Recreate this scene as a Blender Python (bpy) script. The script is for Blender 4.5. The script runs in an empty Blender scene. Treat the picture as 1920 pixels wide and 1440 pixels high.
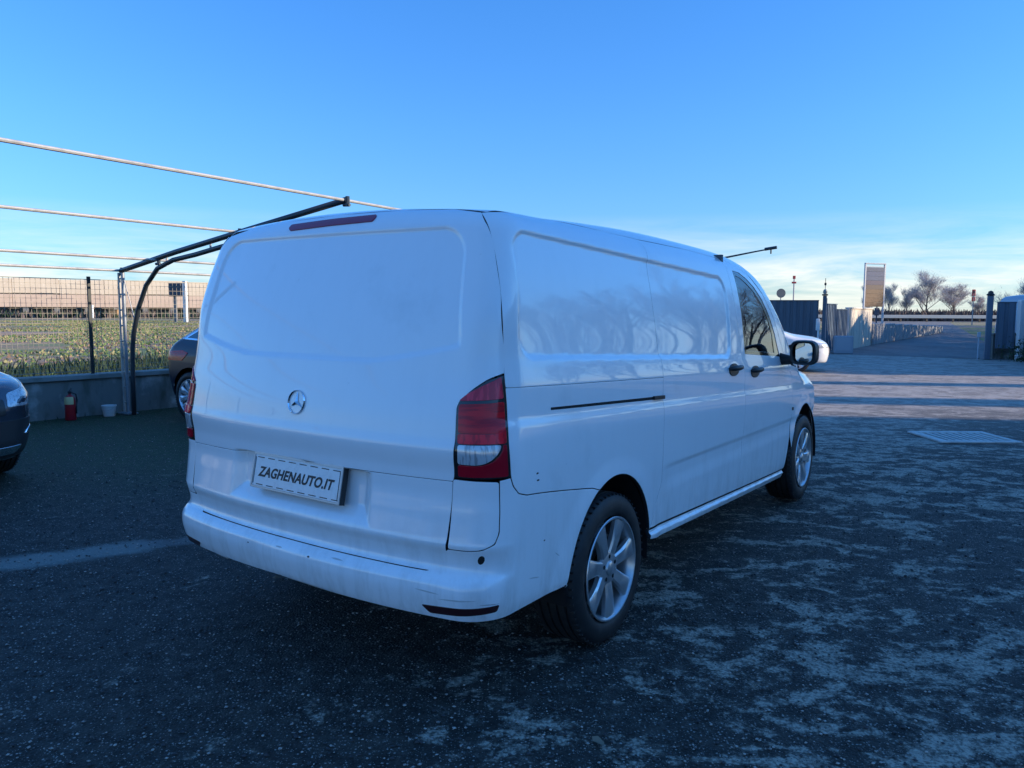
import bpy, math, random
import numpy as np
from mathutils import Matrix, Vector
from mathutils.geometry import delaunay_2d_cdt
random.seed(7); np.random.seed(7)
scn = bpy.context.scene
COL = scn.collection
R_ = math.radians

# ---------------------------------------------------------------- camera, sky, sun, exposure
CAM_H = 1.468
CAM_PITCH = -math.atan(138/1448); CAM_ROLL = -.0046
cd = bpy.data.cameras.new('camera'); cam = bpy.data.objects.new('camera', cd); COL.objects.link(cam)
cd.sensor_width = 36; cd.lens = 36*1448/1920; cd.clip_start = .05; cd.clip_end = 3000
cam.location = (0, 0, CAM_H); cam.rotation_euler = (math.pi/2+CAM_PITCH, 0, 0)
cam.matrix_world = Matrix.Translation((0, 0, CAM_H)) @ Matrix.Rotation(CAM_PITCH, 4, 'X') @ Matrix.Rotation(CAM_ROLL, 4, 'Y') @ Matrix.Rotation(math.pi/2, 4, 'X')
scn.camera = cam

SUN_AZ = 97     # degrees clockwise from the view direction (+Y): the sun stands to the right
SUN_EL = 16
world = bpy.data.worlds.new('World'); scn.world = world; world.use_nodes = True
wt = world.node_tree; wn = wt.nodes; wl = wt.links; wn.clear()
out = wn.new('ShaderNodeOutputWorld'); bg = wn.new('ShaderNodeBackground'); bg.inputs[1].default_value = .15
sky = wn.new('ShaderNodeTexSky'); sky.sky_type = 'NISHITA'; sky.sun_disc = False
sky.sun_elevation = R_(SUN_EL); sky.sun_rotation = R_(SUN_AZ); sky.air_density = 1.0; sky.dust_density = .35; sky.ozone_density = 2.2
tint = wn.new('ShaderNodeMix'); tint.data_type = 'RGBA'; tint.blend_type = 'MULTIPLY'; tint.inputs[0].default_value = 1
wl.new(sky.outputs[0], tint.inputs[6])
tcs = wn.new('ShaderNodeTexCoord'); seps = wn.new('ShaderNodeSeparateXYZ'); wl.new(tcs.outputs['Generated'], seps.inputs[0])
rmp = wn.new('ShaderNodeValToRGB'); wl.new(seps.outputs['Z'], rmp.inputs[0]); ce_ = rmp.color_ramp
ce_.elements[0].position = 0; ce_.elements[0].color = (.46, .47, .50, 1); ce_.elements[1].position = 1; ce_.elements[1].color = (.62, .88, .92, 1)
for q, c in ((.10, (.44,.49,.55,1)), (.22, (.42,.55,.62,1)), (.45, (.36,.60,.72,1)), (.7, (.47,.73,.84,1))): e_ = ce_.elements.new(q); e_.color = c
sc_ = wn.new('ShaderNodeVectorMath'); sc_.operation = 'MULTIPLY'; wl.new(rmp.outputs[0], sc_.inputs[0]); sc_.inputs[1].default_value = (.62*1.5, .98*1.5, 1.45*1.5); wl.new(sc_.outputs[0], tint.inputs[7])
# thin cloud near the horizon
tc = wn.new('ShaderNodeTexCoord'); sep = wn.new('ShaderNodeSeparateXYZ'); wl.new(tc.outputs['Generated'], sep.inputs[0])
mp = wn.new('ShaderNodeMapping'); mp.inputs['Scale'].default_value = (3.2, 3.2, 26); wl.new(tc.outputs['Generated'], mp.inputs[0])
nz = wn.new('ShaderNodeTexNoise'); nz.inputs['Scale'].default_value = 1.6; nz.inputs['Detail'].default_value = 7; nz.inputs['Roughness'].default_value = .62
nz.inputs['Distortion'].default_value = .35
wl.new(mp.outputs[0], nz.inputs['Vector'])
band = wn.new('ShaderNodeValToRGB'); wl.new(sep.outputs['Z'], band.inputs[0])
cr = band.color_ramp; cr.elements[0].position = 0; cr.elements[0].color = (1, 1, 1, 1); cr.elements[1].position = .12; cr.elements[1].color = (0, 0, 0, 1)
e = cr.elements.new(.045); e.color = (.95, .95, .95, 1); e = cr.elements.new(.075); e.color = (.38, .38, .38, 1)
addc = wn.new('ShaderNodeMath'); addc.operation = 'MULTIPLY_ADD'; wl.new(nz.outputs[0], addc.inputs[0]); addc.inputs[1].default_value = 2.8; addc.inputs[2].default_value = -.88
mulc = wn.new('ShaderNodeMath'); mulc.operation = 'MULTIPLY'; mulc.use_clamp = True; wl.new(addc.outputs[0], mulc.inputs[0]); wl.new(band.outputs[0], mulc.inputs[1])
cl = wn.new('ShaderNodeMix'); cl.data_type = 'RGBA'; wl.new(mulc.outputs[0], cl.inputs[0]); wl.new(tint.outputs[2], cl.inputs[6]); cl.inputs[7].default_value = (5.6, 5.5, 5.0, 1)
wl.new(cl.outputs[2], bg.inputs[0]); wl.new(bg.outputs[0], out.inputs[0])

sl = bpy.data.lights.new('sun', 'SUN'); sun = bpy.data.objects.new('sun', sl); COL.objects.link(sun)
sl.energy = 5.0; sl.angle = R_(.5); sl.color = (1, .83, .64)
sd = Vector((math.sin(R_(SUN_AZ))*math.cos(R_(SUN_EL)), math.cos(R_(SUN_AZ))*math.cos(R_(SUN_EL)), math.sin(R_(SUN_EL))))
sun.rotation_euler = sd.to_track_quat('Z', 'Y').to_euler()
vs = scn.view_settings; vs.view_transform = 'Standard'; vs.look = 'None'; vs.exposure = .5; vs.gamma = 1
scn.render.engine = 'CYCLES'; scn.cycles.use_denoising = True; scn.cycles.max_bounces = 8

# ---------------------------------------------------------------- helpers
def tag(o, label=None, cat=None, group=None, kind=None):
    if label: o['label'] = label
    if cat: o['category'] = cat
    if group: o['group'] = group
    if kind: o['kind'] = kind
    return o
def empty(name, loc=(0, 0, 0), rz=0, label=None, cat=None, group=None):
    o = bpy.data.objects.new(name, None); COL.objects.link(o); o.location = loc; o.rotation_euler = (0, 0, rz); o.empty_display_size = .1
    return tag(o, label, cat, group)
def link(name, me, parent=None, mat=None):
    o = bpy.data.objects.new(name, me); COL.objects.link(o)
    if parent: o.parent = parent
    if mat is not None and not me.materials: me.materials.append(mat)
    return o
class MB:
    def __init__(s): s.v = []; s.f = []
    def add(s, v, f):
        n = len(s.v); s.v += [tuple(p) for p in v]; s.f += [tuple(i+n for i in q) for q in f]; return s
    def box(s, c, d, rz=0, bev=0):
        x, y, z = d[0]/2, d[1]/2, d[2]/2; ca, sa = math.cos(rz), math.sin(rz)
        b = min(bev, x*.9, y*.9, z*.9)
        if b <= 0:
            pts = [(-x,-y,-z),(x,-y,-z),(x,y,-z),(-x,y,-z),(-x,-y,z),(x,-y,z),(x,y,z),(-x,y,z)]
            fs = [(0,3,2,1),(4,5,6,7),(0,1,5,4),(1,2,6,5),(2,3,7,6),(3,0,4,7)]
        else:
            pts = []; 
            for k, (zz, i) in enumerate([(-z, b), (-z+b, 0), (z-b, 0), (z, b)]):
                X, Y = x-i, y-i; q = b if not i else b*.4
                pts += [(-X,-Y+q,zz),(-X+q,-Y,zz),(X-q,-Y,zz),(X,-Y+q,zz),(X,Y-q,zz),(X-q,Y,zz),(-X+q,Y,zz),(-X,Y-q,zz)]
            fs = [tuple(range(7,-1,-1)), tuple(range(24,32))]
            for k in range(3):
                for i in range(8): j = (i+1) % 8; fs.append((k*8+i, k*8+j, k*8+8+j, k*8+8+i))
        return s.add([(c[0]+px*ca-py*sa, c[1]+px*sa+py*ca, c[2]+pz) for px, py, pz in pts], fs)
    def tube(s, pts, r, n=8, cap=True):
        pts = [Vector(p) for p in pts]; rs = r if hasattr(r, '__len__') else [r]*len(pts)
        base = len(s.v); up = Vector((0, 0, 1))
        for i, p in enumerate(pts):
            t = (pts[min(i+1, len(pts)-1)]-pts[max(i-1, 0)]).normalized()
            a = t.cross(up); a = a.normalized() if a.length > 1e-3 else Vector((1, 0, 0))
            b = t.cross(a).normalized()
            for k in range(n):
                th = 2*math.pi*k/n; q = p+(a*math.cos(th)+b*math.sin(th))*rs[i]; s.v.append(tuple(q))
        for i in range(len(pts)-1):
            for k in range(n):
                k2 = (k+1) % n; s.f.append((base+i*n+k, base+i*n+k2, base+i*n+n+k2, base+i*n+n+k))
        if cap:
            s.f.append(tuple(base+k for k in range(n-1, -1, -1))); s.f.append(tuple(base+(len(pts)-1)*n+k for k in range(n)))
        return s
    def bar(s, a, b, w, h):     # rectangular bar from a to b
        a, b = Vector(a), Vector(b); t = (b-a).normalized(); x = t.cross(Vector((0, 0, 1))); x = x.normalized() if x.length > 1e-3 else Vector((1, 0, 0)); y = x.cross(t)
        pts = [p+x*(sx*w/2)+y*(sy*h/2) for p in (a, b) for sx, sy in ((-1,-1),(1,-1),(1,1),(-1,1))]
        return s.add(pts, [(0,3,2,1),(4,5,6,7),(0,1,5,4),(1,2,6,5),(2,3,7,6),(3,0,4,7)])
    def lathe(s, prof, n=48, axis='Y', c=(0, 0, 0)):   # prof: (offset along axis, radius)
        base = len(s.v)
        for a, r in prof:
            for k in range(n):
                th = 2*math.pi*k/n; u, v = r*math.cos(th), r*math.sin(th)
                p = {'Y': (u, a, v), 'Z': (u, v, a), 'X': (a, u, v)}[axis]
                s.v.append((c[0]+p[0], c[1]+p[1], c[2]+p[2]))
        for i in range(len(prof)-1):
            for k in range(n):
                k2 = (k+1) % n; s.f.append((base+i*n+k, base+i*n+k2, base+i*n+n+k2, base+i*n+n+k))
        return s
    def prism(s, poly, a0, a1, axis='Y'):  # poly in the other two axes, extruded along axis
        n = len(poly); P = lambda q, a: {'Y': (q[0], a, q[1]), 'Z': (q[0], q[1], a), 'X': (a, q[0], q[1])}[axis]
        return s.add([P(q, a0) for q in poly]+[P(q, a1) for q in poly], [tuple(range(n-1,-1,-1)), tuple(range(n, 2*n))]+[(i,(i+1)%n,(i+1)%n+n,i+n) for i in range(n)])
    def mesh(s, name, mat=None, smooth=False, fix=True):
        me = bpy.data.meshes.new(name); me.from_pydata(s.v, [], s.f); me.validate()
        if fix:
            import bmesh
            b = bmesh.new(); b.from_mesh(me); bmesh.ops.recalc_face_normals(b, faces=b.faces); b.to_mesh(me); b.free()
        if smooth:
            for p in me.polygons: p.use_smooth = True
            if smooth is not True: me.set_sharp_from_angle(angle=R_(smooth))
        if mat: me.materials.append(mat)
        return me
    def obj(s, name, mat, parent=None, smooth=False, fix=True):
        return link(name, s.mesh(name, mat, smooth, fix), parent)

# ---- materials
def mat(name, col=(.5,.5,.5), rough=.5, metal=0, spec=.5, coat=0, coat_r=.03, trans=0, emit=None, noise=None, bump=None, ior=None, alpha=None, coord='Object'):
    m = bpy.data.materials.new(name); m.use_nodes = True; t = m.node_tree; b = t.nodes['Principled BSDF']
    b.inputs['Base Color'].default_value = (*col, 1); b.inputs['Roughness'].default_value = rough; b.inputs['Metallic'].default_value = metal
    b.inputs['Specular IOR Level'].default_value = spec; b.inputs['Coat Weight'].default_value = coat; b.inputs['Coat Roughness'].default_value = coat_r
    b.inputs['Transmission Weight'].default_value = trans
    if ior: b.inputs['IOR'].default_value = ior
    tcn = None
    def co():
        nonlocal tcn
        if tcn is None: tcn = t.nodes.new('ShaderNodeTexCoord')
        return tcn.outputs[coord]
    if noise:   # list of (scale, detail, colour2, lo, hi [, stretch])
        last = None
        for nn in noise:
            sc, dt, c2, lo, hi = nn[:5]
            n = t.nodes.new('ShaderNodeTexNoise'); n.inputs['Scale'].default_value = sc; n.inputs['Detail'].default_value = dt; n.inputs['Roughness'].default_value = .6
            if len(nn) > 5:
                mm = t.nodes.new('ShaderNodeMapping'); mm.inputs['Scale'].default_value = nn[5]; t.links.new(co(), mm.inputs[0]); t.links.new(mm.outputs[0], n.inputs['Vector'])
            else: t.links.new(co(), n.inputs['Vector'])
            r = t.nodes.new('ShaderNodeMapRange'); r.inputs[1].default_value = lo; r.inputs[2].default_value = hi; t.links.new(n.outputs[0], r.inputs[0])
            mx = t.nodes.new('ShaderNodeMix'); mx.data_type = 'RGBA'; t.links.new(r.outputs[0], mx.inputs[0])
            if last is None: mx.inputs[6].default_value = (*col, 1)
            else: t.links.new(last, mx.inputs[6])
            mx.inputs[7].default_value = (*c2, 1); last = mx.outputs[2]
        t.links.new(last, b.inputs['Base Color'])
    if bump:    # (scale, strength, distance)
        n = t.nodes.new('ShaderNodeTexNoise'); n.inputs['Scale'].default_value = bump[0]; n.inputs['Detail'].default_value = 5; t.links.new(co(), n.inputs['Vector'])
        bb = t.nodes.new('ShaderNodeBump'); bb.inputs['Strength'].default_value = bump[1]; bb.inputs['Distance'].default_value = bump[2]; t.links.new(n.outputs[0], bb.inputs['Height']); t.links.new(bb.outputs[0], b.inputs['Normal'])
    return m
M = {}
M['paint'] = mat('white_car_paint', (.88,.88,.88), .30, 0, .5, 1, .02, noise=[(2.2,5,(.66,.67,.66),.58,.95),(26,4,(.60,.60,.58),.70,.95)], bump=(2.3,.02,.02))
def grime(m):      # road film low down and faint streaks on the white paint
    t = m.node_tree; L = t.links; b = t.nodes['Principled BSDF']; src = b.inputs['Base Color'].links[0].from_socket
    tc = t.nodes.new('ShaderNodeTexCoord').outputs['Object']; sp = t.nodes.new('ShaderNodeSeparateXYZ'); L.new(tc, sp.inputs[0])
    mp = t.nodes.new('ShaderNodeMapping'); mp.inputs['Scale'].default_value = (9, 9, 1.6); L.new(tc, mp.inputs[0])
    n = t.nodes.new('ShaderNodeTexNoise'); n.inputs['Scale'].default_value = 1.7; n.inputs['Detail'].default_value = 8; n.inputs['Roughness'].default_value = .7; L.new(mp.outputs[0], n.inputs['Vector'])
    a = t.nodes.new('ShaderNodeMapRange'); a.inputs[1].default_value = .75; a.inputs[2].default_value = .30; a.inputs[3].default_value = .04; a.inputs[4].default_value = .55; L.new(sp.outputs[2], a.inputs[0])
    c = t.nodes.new('ShaderNodeMapRange'); c.inputs[1].default_value = .45; c.inputs[2].default_value = .72; L.new(n.outputs[0], c.inputs[0])
    k = t.nodes.new('ShaderNodeMath'); k.operation = 'MULTIPLY'; L.new(a.outputs[0], k.inputs[0]); L.new(c.outputs[0], k.inputs[1])
    x = t.nodes.new('ShaderNodeMix'); x.data_type = 'RGBA'; L.new(k.outputs[0], x.inputs[0]); L.new(src, x.inputs[6]); x.inputs[7].default_value = (.40,.38,.34,1); L.new(x.outputs[2], b.inputs['Base Color'])
    rr = t.nodes.new('ShaderNodeMapRange'); rr.inputs[3].default_value = .02; rr.inputs[4].default_value = .28; L.new(k.outputs[0], rr.inputs[0]); L.new(rr.outputs[0], b.inputs['Coat Roughness'])
grime(M['paint'])
M['black_plastic'] = mat('black_plastic', (.018,.019,.02), .45, bump=(300,.15,.001))
M['gloss_black'] = mat('gloss_black', (.012,.012,.014), .12, coat=.6)
M['dark_gap'] = mat('dark_interior', (.006,.006,.007), .8)
M['rubber'] = mat('tyre_rubber', (.012,.012,.013), .6, noise=[(14,5,(.035,.034,.032),.5,.8)], bump=(60,.1,.003))
M['alloy'] = mat('alloy_silver', (.56,.57,.58), .30, .75, coat=.3, coat_r=.1, noise=[(20,4,(.36,.36,.35),.55,.85)])
M['disc'] = mat('brake_disc_steel', (.20,.19,.18), .4, .9)
M['chrome'] = mat('chrome', (.80,.82,.85), .08, 1)
M['glass_dark'] = mat('tinted_glass', (.01,.014,.016), .03, spec=.8, coat=1, coat_r=.0)
M['red_lens'] = mat('red_lens', (.72,.006,.016), .12, spec=.3, coat=.25, coat_r=.02, noise=[(9,2,(.42,.004,.014),.45,.62,(1,1,7))], bump=(140,.12,.002))
M['red_dim'] = mat('smoky_red_lens', (.55,.02,.05), .1, spec=.3, coat=.35, coat_r=.02, noise=[(12,2,(.80,.04,.08),.5,.62,(5,5,1))], bump=(140,.12,.002))
M['red_bright'] = mat('bright_red_lens', (.95,.012,.03), .12, spec=.3, coat=.25, noise=[(14,2,(.50,.006,.02),.5,.65,(3,3,1))])
M['red_deep'] = mat('deep_red_lens', (.38,.003,.016), .14, spec=.3, coat=.25, coat_r=.03)
M['clear_lens'] = mat('clear_lens', (.62,.64,.66), .18, .3, coat=1, coat_r=.02, noise=[(16,2,(.34,.36,.38),.48,.6,(6,6,1))], bump=(90,.2,.003))
M['brake_lens'] = mat('high_brake_lens', (.26,.035,.07), .25, spec=.3, coat=.3)
M['plate_white'] = mat('plate_white', (.72,.73,.73), .4, coat=.3, noise=[(40,4,(.6,.6,.6),.5,.8)])
M['ink'] = mat('black_ink', (.012,.013,.016), .5)
M['seat_fabric'] = mat('seat_fabric', (.03,.032,.036), .9)

# world shader for car glass one can see through
def glass(name, tintc=(.80,.90,.86), dens=.35):
    m = bpy.data.materials.new(name); m.use_nodes = True; t = m.node_tree; t.nodes.clear()
    o = t.nodes.new('ShaderNodeOutputMaterial'); g = t.nodes.new('ShaderNodeBsdfGlossy'); g.inputs['Roughness'].default_value = .01
    tr = t.nodes.new('ShaderNodeBsdfTransparent'); tr.inputs[0].default_value = (*tintc, 1)
    fr = t.nodes.new('ShaderNodeFresnel'); fr.inputs[0].default_value = 1.6
    ad = t.nodes.new('ShaderNodeMath'); ad.operation = 'MULTIPLY_ADD'; ad.inputs[1].default_value = 1.1; ad.inputs[2].default_value = .04; t.links.new(fr.outputs[0], ad.inputs[0])
    mx = t.nodes.new('ShaderNodeMixShader'); t.links.new(ad.outputs[0], mx.inputs[0]); t.links.new(tr.outputs[0], mx.inputs[1]); t.links.new(g.outputs[0], mx.inputs[2]); t.links.new(mx.outputs[0], o.inputs[0])
    return m
M['glass'] = glass('car_glass')

# ---------------------------------------------------------------- implicit car body + panel cutter
def pch(xs, ys):
    xs = np.array(xs, float); ys = np.array(ys, float); h = np.diff(xs); d = np.diff(ys)/h
    m = np.zeros(len(xs)); m[0] = d[0]; m[-1] = d[-1]
    for i in range(1, len(xs)-1):
        if d[i-1]*d[i] > 0: m[i] = 2*d[i-1]*d[i]/(d[i-1]+d[i])
    def f(x):
        x = np.clip(x, xs[0], xs[-1]); i = np.clip(np.searchsorted(xs, x)-1, 0, len(h)-1)
        t = (x-xs[i])/h[i]; hh = h[i]
        return (1+2*t)*(1-t)**2*ys[i]+t*(1-t)**2*hh*m[i]+t*t*(3-2*t)*ys[i+1]+t*t*(t-1)*hh*m[i+1]
    return f
def sm(a, b, x):
    t = np.clip((x-a)/(b-a), 0, 1); return t*t*(3-2*t)
def rint(a, b, r):
    return np.minimum(np.maximum(a, b), -r)+np.sqrt(np.maximum(a+r, 0)**2+np.maximum(b+r, 0)**2)
def rbox(u, v, cu, cv, hu, hv, r):
    a = np.abs(u-cu)-hu+r; b = np.abs(v-cv)-hv+r
    return np.sqrt(np.maximum(a, 0)**2+np.maximum(b, 0)**2)+np.minimum(np.maximum(a, b), 0)-r
def resample(loop, ds, r=0):
    P = [np.array(p, float) for p in loop]; out = []
    n = len(P)
    for i in range(n):
        a, b, c = P[i-1], P[i], P[(i+1) % n]
        la, lc = np.linalg.norm(a-b), np.linalg.norm(c-b); rr = min(r, la*.45, lc*.45)
        if rr > 1e-4:
            p0 = b+(a-b)/la*rr; p2 = b+(c-b)/lc*rr
            ang = math.acos(max(-1, min(1, float(np.dot((b-a)/la, (c-b)/lc))))); k = max(1, int(ang/.25))
            for t in np.linspace(0, 1, k+1): out.append((1-t)**2*p0+2*t*(1-t)*b+t*t*p2)
        else: out.append(b)
    res = []
    n = len(out)
    for i in range(n):
        a, b = out[i], out[(i+1) % n]; L = np.linalg.norm(b-a)
        if L < 1e-5: continue
        k = max(1, int(math.ceil(L/ds)))
        for j in range(k): res.append(a+(b-a)*j/k)
    res = np.array(res)
    ar = np.sum(res[:,0]*np.roll(res[:,1],-1)-np.roll(res[:,0],-1)*res[:,1])
    return res if ar > 0 else res[::-1]
def inside(pts, loop):
    x, y = pts[:,0], pts[:,1]; c = np.zeros(len(pts), bool); n = len(loop); j = n-1
    for i in range(n):
        xi, yi = loop[i]; xj, yj = loop[j]
        if yi != yj:
            c ^= ((yi > y) != (yj > y)) & (x < (xj-xi)*(y-yi)/(yj-yi)+xi)
        j = i
    return c
class Body:
    def __init__(s, F): s.F = F
    def grad(s, p, e=.0015):
        g = np.stack([s.F(p+np.eye(3)[i]*e)-s.F(p-np.eye(3)[i]*e) for i in range(3)], -1)
        return g/np.maximum(np.linalg.norm(g, axis=-1, keepdims=True), 1e-9)
    def cast(s, o, d, lo, hi):
        lo = np.full(len(o), lo, float); hi = np.full(len(o), hi, float)
        for _ in range(20):
            m = (lo+hi)/2; ins = s.F(o+d*m[:,None]) < 0
            lo = np.where(ins, m, lo); hi = np.where(ins, hi, m)
        return o+d*((lo+hi)/2)[:,None]
    def panel(s, name, chart, loop, mt, parent, h=.02, r=.012, off=0, gap=.0028, depth=.02, holes=(), rim=.0012, link_=True, corner=True):
        """cut a panel out of the body surface: CDT of the outline in chart space, mapped to the surface, edges turned inwards"""
        loops = [resample(loop, h*.8, r)]+[resample(q, h*.8, r)[::-1] for q in holes]
        newl = []; rings = []
        for q in loops:
            T = np.roll(q, -1, 0)-np.roll(q, 1, 0); T /= np.maximum(np.linalg.norm(T, axis=1, keepdims=True), 1e-9)
            inw = np.c_[-T[:,1], T[:,0]]
            p0 = chart(s, q); p1 = chart(s, q+inw*.002)
            L = np.linalg.norm(p1-p0, axis=1)/.002; L = np.clip(L, .5, 8)
            q2 = q+inw*(gap/L)[:,None]
            p2 = chart(s, q2); I = (p1-p0); I /= np.maximum(np.linalg.norm(I, axis=1, keepdims=True), 1e-9)
            n = s.grad(p2); I -= n*np.sum(I*n, 1)[:,None]; I /= np.maximum(np.linalg.norm(I, axis=1, keepdims=True), 1e-9)
            newl.append(q2); rings.append((p2, n, I))
        A = newl[0]; lo, hi = A.min(0), A.max(0)
        gx, gy = np.meshgrid(np.arange(lo[0]+h/2, hi[0], h), np.arange(lo[1]+h/2, hi[1], h))
        G = np.c_[gx.ravel(), gy.ravel()]; G = G[inside(G, A)]
        for q in newl[1:]: G = G[~inside(G, q)]
        allb = np.concatenate(newl)
        if len(G):
            keep = np.ones(len(G), bool)
            for i in range(0, len(allb), 64):
                dd = ((G[:,None,:]-allb[None,i:i+64])**2).sum(-1).min(1); keep &= dd > (h*.5)**2
            G = G[keep]
        V = np.concatenate([allb, G]) if len(G) else allb
        edges = []; k = 0
        for q in newl:
            edges += [(k+i, k+(i+1) % len(q)) for i in range(len(q))]; k += len(q)
        vo, eo, fo, *_ = delaunay_2d_cdt([Vector(p) for p in V], edges, [], 0, 1e-6)
        vo = np.array([tuple(p) for p in vo]); fo = np.array([f for f in fo if len(f) == 3])
        cen = vo[fo].mean(1); ok = inside(cen, A)
        for q in newl[1:]: ok &= ~inside(cen, q)
        fo = fo[ok]
        P = chart(s, vo); N = s.grad(P)
        # orientation
        a, b, c = P[fo[:,0]], P[fo[:,1]], P[fo[:,2]]
        fn = np.cross(b-a, c-a); flip = np.sum(fn*N[fo[:,0]], 1) < 0; fo[flip] = fo[flip][:, ::-1]
        verts = [P+N*off]; norms = [N]; faces = [tuple(map(int, f)) for f in fo]; base = len(P); inner = []
        for (p, n, I) in rings:
            m = len(p)
            ra = p+n*off; rb = p-I*rim-n*rim+n*off; rc = rb-n*(depth+off)
            verts += [ra, rb, rc]; norms += [n, (n-I)/1.4142, -I]
            idx = [base+np.arange(m), base+m+np.arange(m), base+2*m+np.arange(m)]
            # a quick orientation test on the first quad
            q0 = (ra[0], rb[0], rb[1 % m]); fnn = np.cross(q0[1]-q0[0], q0[2]-q0[0]); fl = np.dot(fnn, norms[-2][0]) < 0
            for u in range(2):
                for i in range(m):
                    j = (i+1) % m; f = (int(idx[u][i]), int(idx[u+1][i]), int(idx[u+1][j]), int(idx[u][j])); faces.append(f[::-1] if fl else f); inner += [len(faces)-1] if u else []
            base += 3*m
        verts = np.concatenate(verts); norms = np.concatenate(norms)
        norms /= np.maximum(np.linalg.norm(norms, axis=1, keepdims=True), 1e-9)
        me = bpy.data.meshes.new(name); me.from_pydata(verts.tolist(), [], faces)
        for p in me.polygons: p.use_smooth = True
        me.normals_split_custom_set_from_vertices(norms.tolist())
        me.materials.append(mt)
        if mt is M['paint']:      # rubber and shade inside the shut lines
            me.materials.append(M['dark_gap'])
            for i in inner: me.polygons[i].material_index = 1
        return link(name, me, parent)
# charts: 2-D parameters -> a point on the body
def side(sg):       # (x, z), seen from the side sg = -1 right, +1 left
    def c(s, q):
        o = np.c_[q[:,0], np.zeros(len(q)), q[:,1]]; d = np.zeros((len(q), 3)); d[:,1] = sg; return s.cast(o, d, .25, 1.5)
    return c
def rear(x0=1.1):   # (y, z) from inside towards the rear
    def c(s, q):
        o = np.c_[np.full(len(q), x0), q[:,0], q[:,1]]; d = np.zeros((len(q), 3)); d[:,0] = -1; return s.cast(o, d, 0, x0+.6)
    return c
def fan(z0):        # (x, t): t = angle from vertical, rays from (x, 0, z0)
    def c(s, q):
        o = np.c_[q[:,0], np.zeros(len(q)), np.full(len(q), z0)]; d = np.c_[np.zeros(len(q)), np.sin(q[:,1]), np.cos(q[:,1])]; return s.cast(o, d, .05, 2.2)
    return c
WX, WY, WR = .60, .55, .40
def wrapdir(sq, x0=WX, end=-1):
    a = np.abs(sq); sg = np.where(sq < 0, -1., 1.); L = WR*math.pi/2
    th = np.clip((a-WY)/WR, 0, math.pi/2); fx = np.maximum(a-WY-L, 0)
    o = np.c_[x0+fx*(-end), sg*np.minimum(a, WY), np.zeros(len(a))]
    d = np.c_[end*np.cos(th), sg*np.sin(th), np.zeros(len(a))]
    return o, d
def wrap(x0=WX, end=-1):   # (s, z): distance round the corner from the centre line; s < 0 is the right side
    def c(s, q):
        o, d = wrapdir(q[:,0], x0, end); o[:,2] = q[:,1]; return s.cast(o, d, 0, 1.6)
    return c
def wrap_s(x, y, x0=WX, end=-1):
    """point -> s of the wrap chart"""
    u = (x-x0)*end; a = abs(y); sg = -1 if y < 0 else 1; L = WR*math.pi/2
    if u <= 0: return sg*(WY+L-u)
    if a <= WY: return sg*a
    return sg*(WY+WR*math.atan2(a-WY, u))
def W(*pts):        # 3-D points on the right side -> wrap chart points
    return [(wrap_s(p[0], p[1]), p[2]) for p in pts]
def arc(cx, cz, rx, rz, a0, a1, n=22):
    return [(cx+rx*math.cos(R_(a)), cz+rz*math.sin(R_(a))) for a in np.linspace(a0, a1, n)]

# ---------------------------------------------------------------- the white van
WZ = pch([.20,.30,.37,.43,.60,.80,1.0,1.06,1.10,1.20,1.27,1.32,1.55,1.75,1.85,2.0],
         [.88,.905,.925,.940,.952,.960,.963,.960,.952,.951,.943,.934,.908,.868,.835,.76])
XR = pch([.25,.36,.42,.48,.505,.525,.540,.549,.575,.61,.65,.665,.75,.84,.90,.98,1.03,1.1,1.25,1.32,1.5,1.74,1.84,2.0],
       [.09,.035,.012,.002,.004,.014,.031,.046,.053,.047,.034,.037,.050,.060,.060,.052,.062,.074,.106,.122,.17,.25,.29,.37])
ZT = pch([.0,.3,.5,1.0,1.6,2.5,3.0,3.25,3.6,4.0,4.3,4.45,4.7,4.95,5.1,5.3],
         [1.866,1.883,1.897,1.920,1.932,1.915,1.888,1.838,1.60,1.25,1.10,1.08,1.04,.96,.86,.5])
XF = pch([.2,.35,.6,.8,1.0,2.0], [4.98,5.06,5.10,5.08,5.0,4.8])
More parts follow.
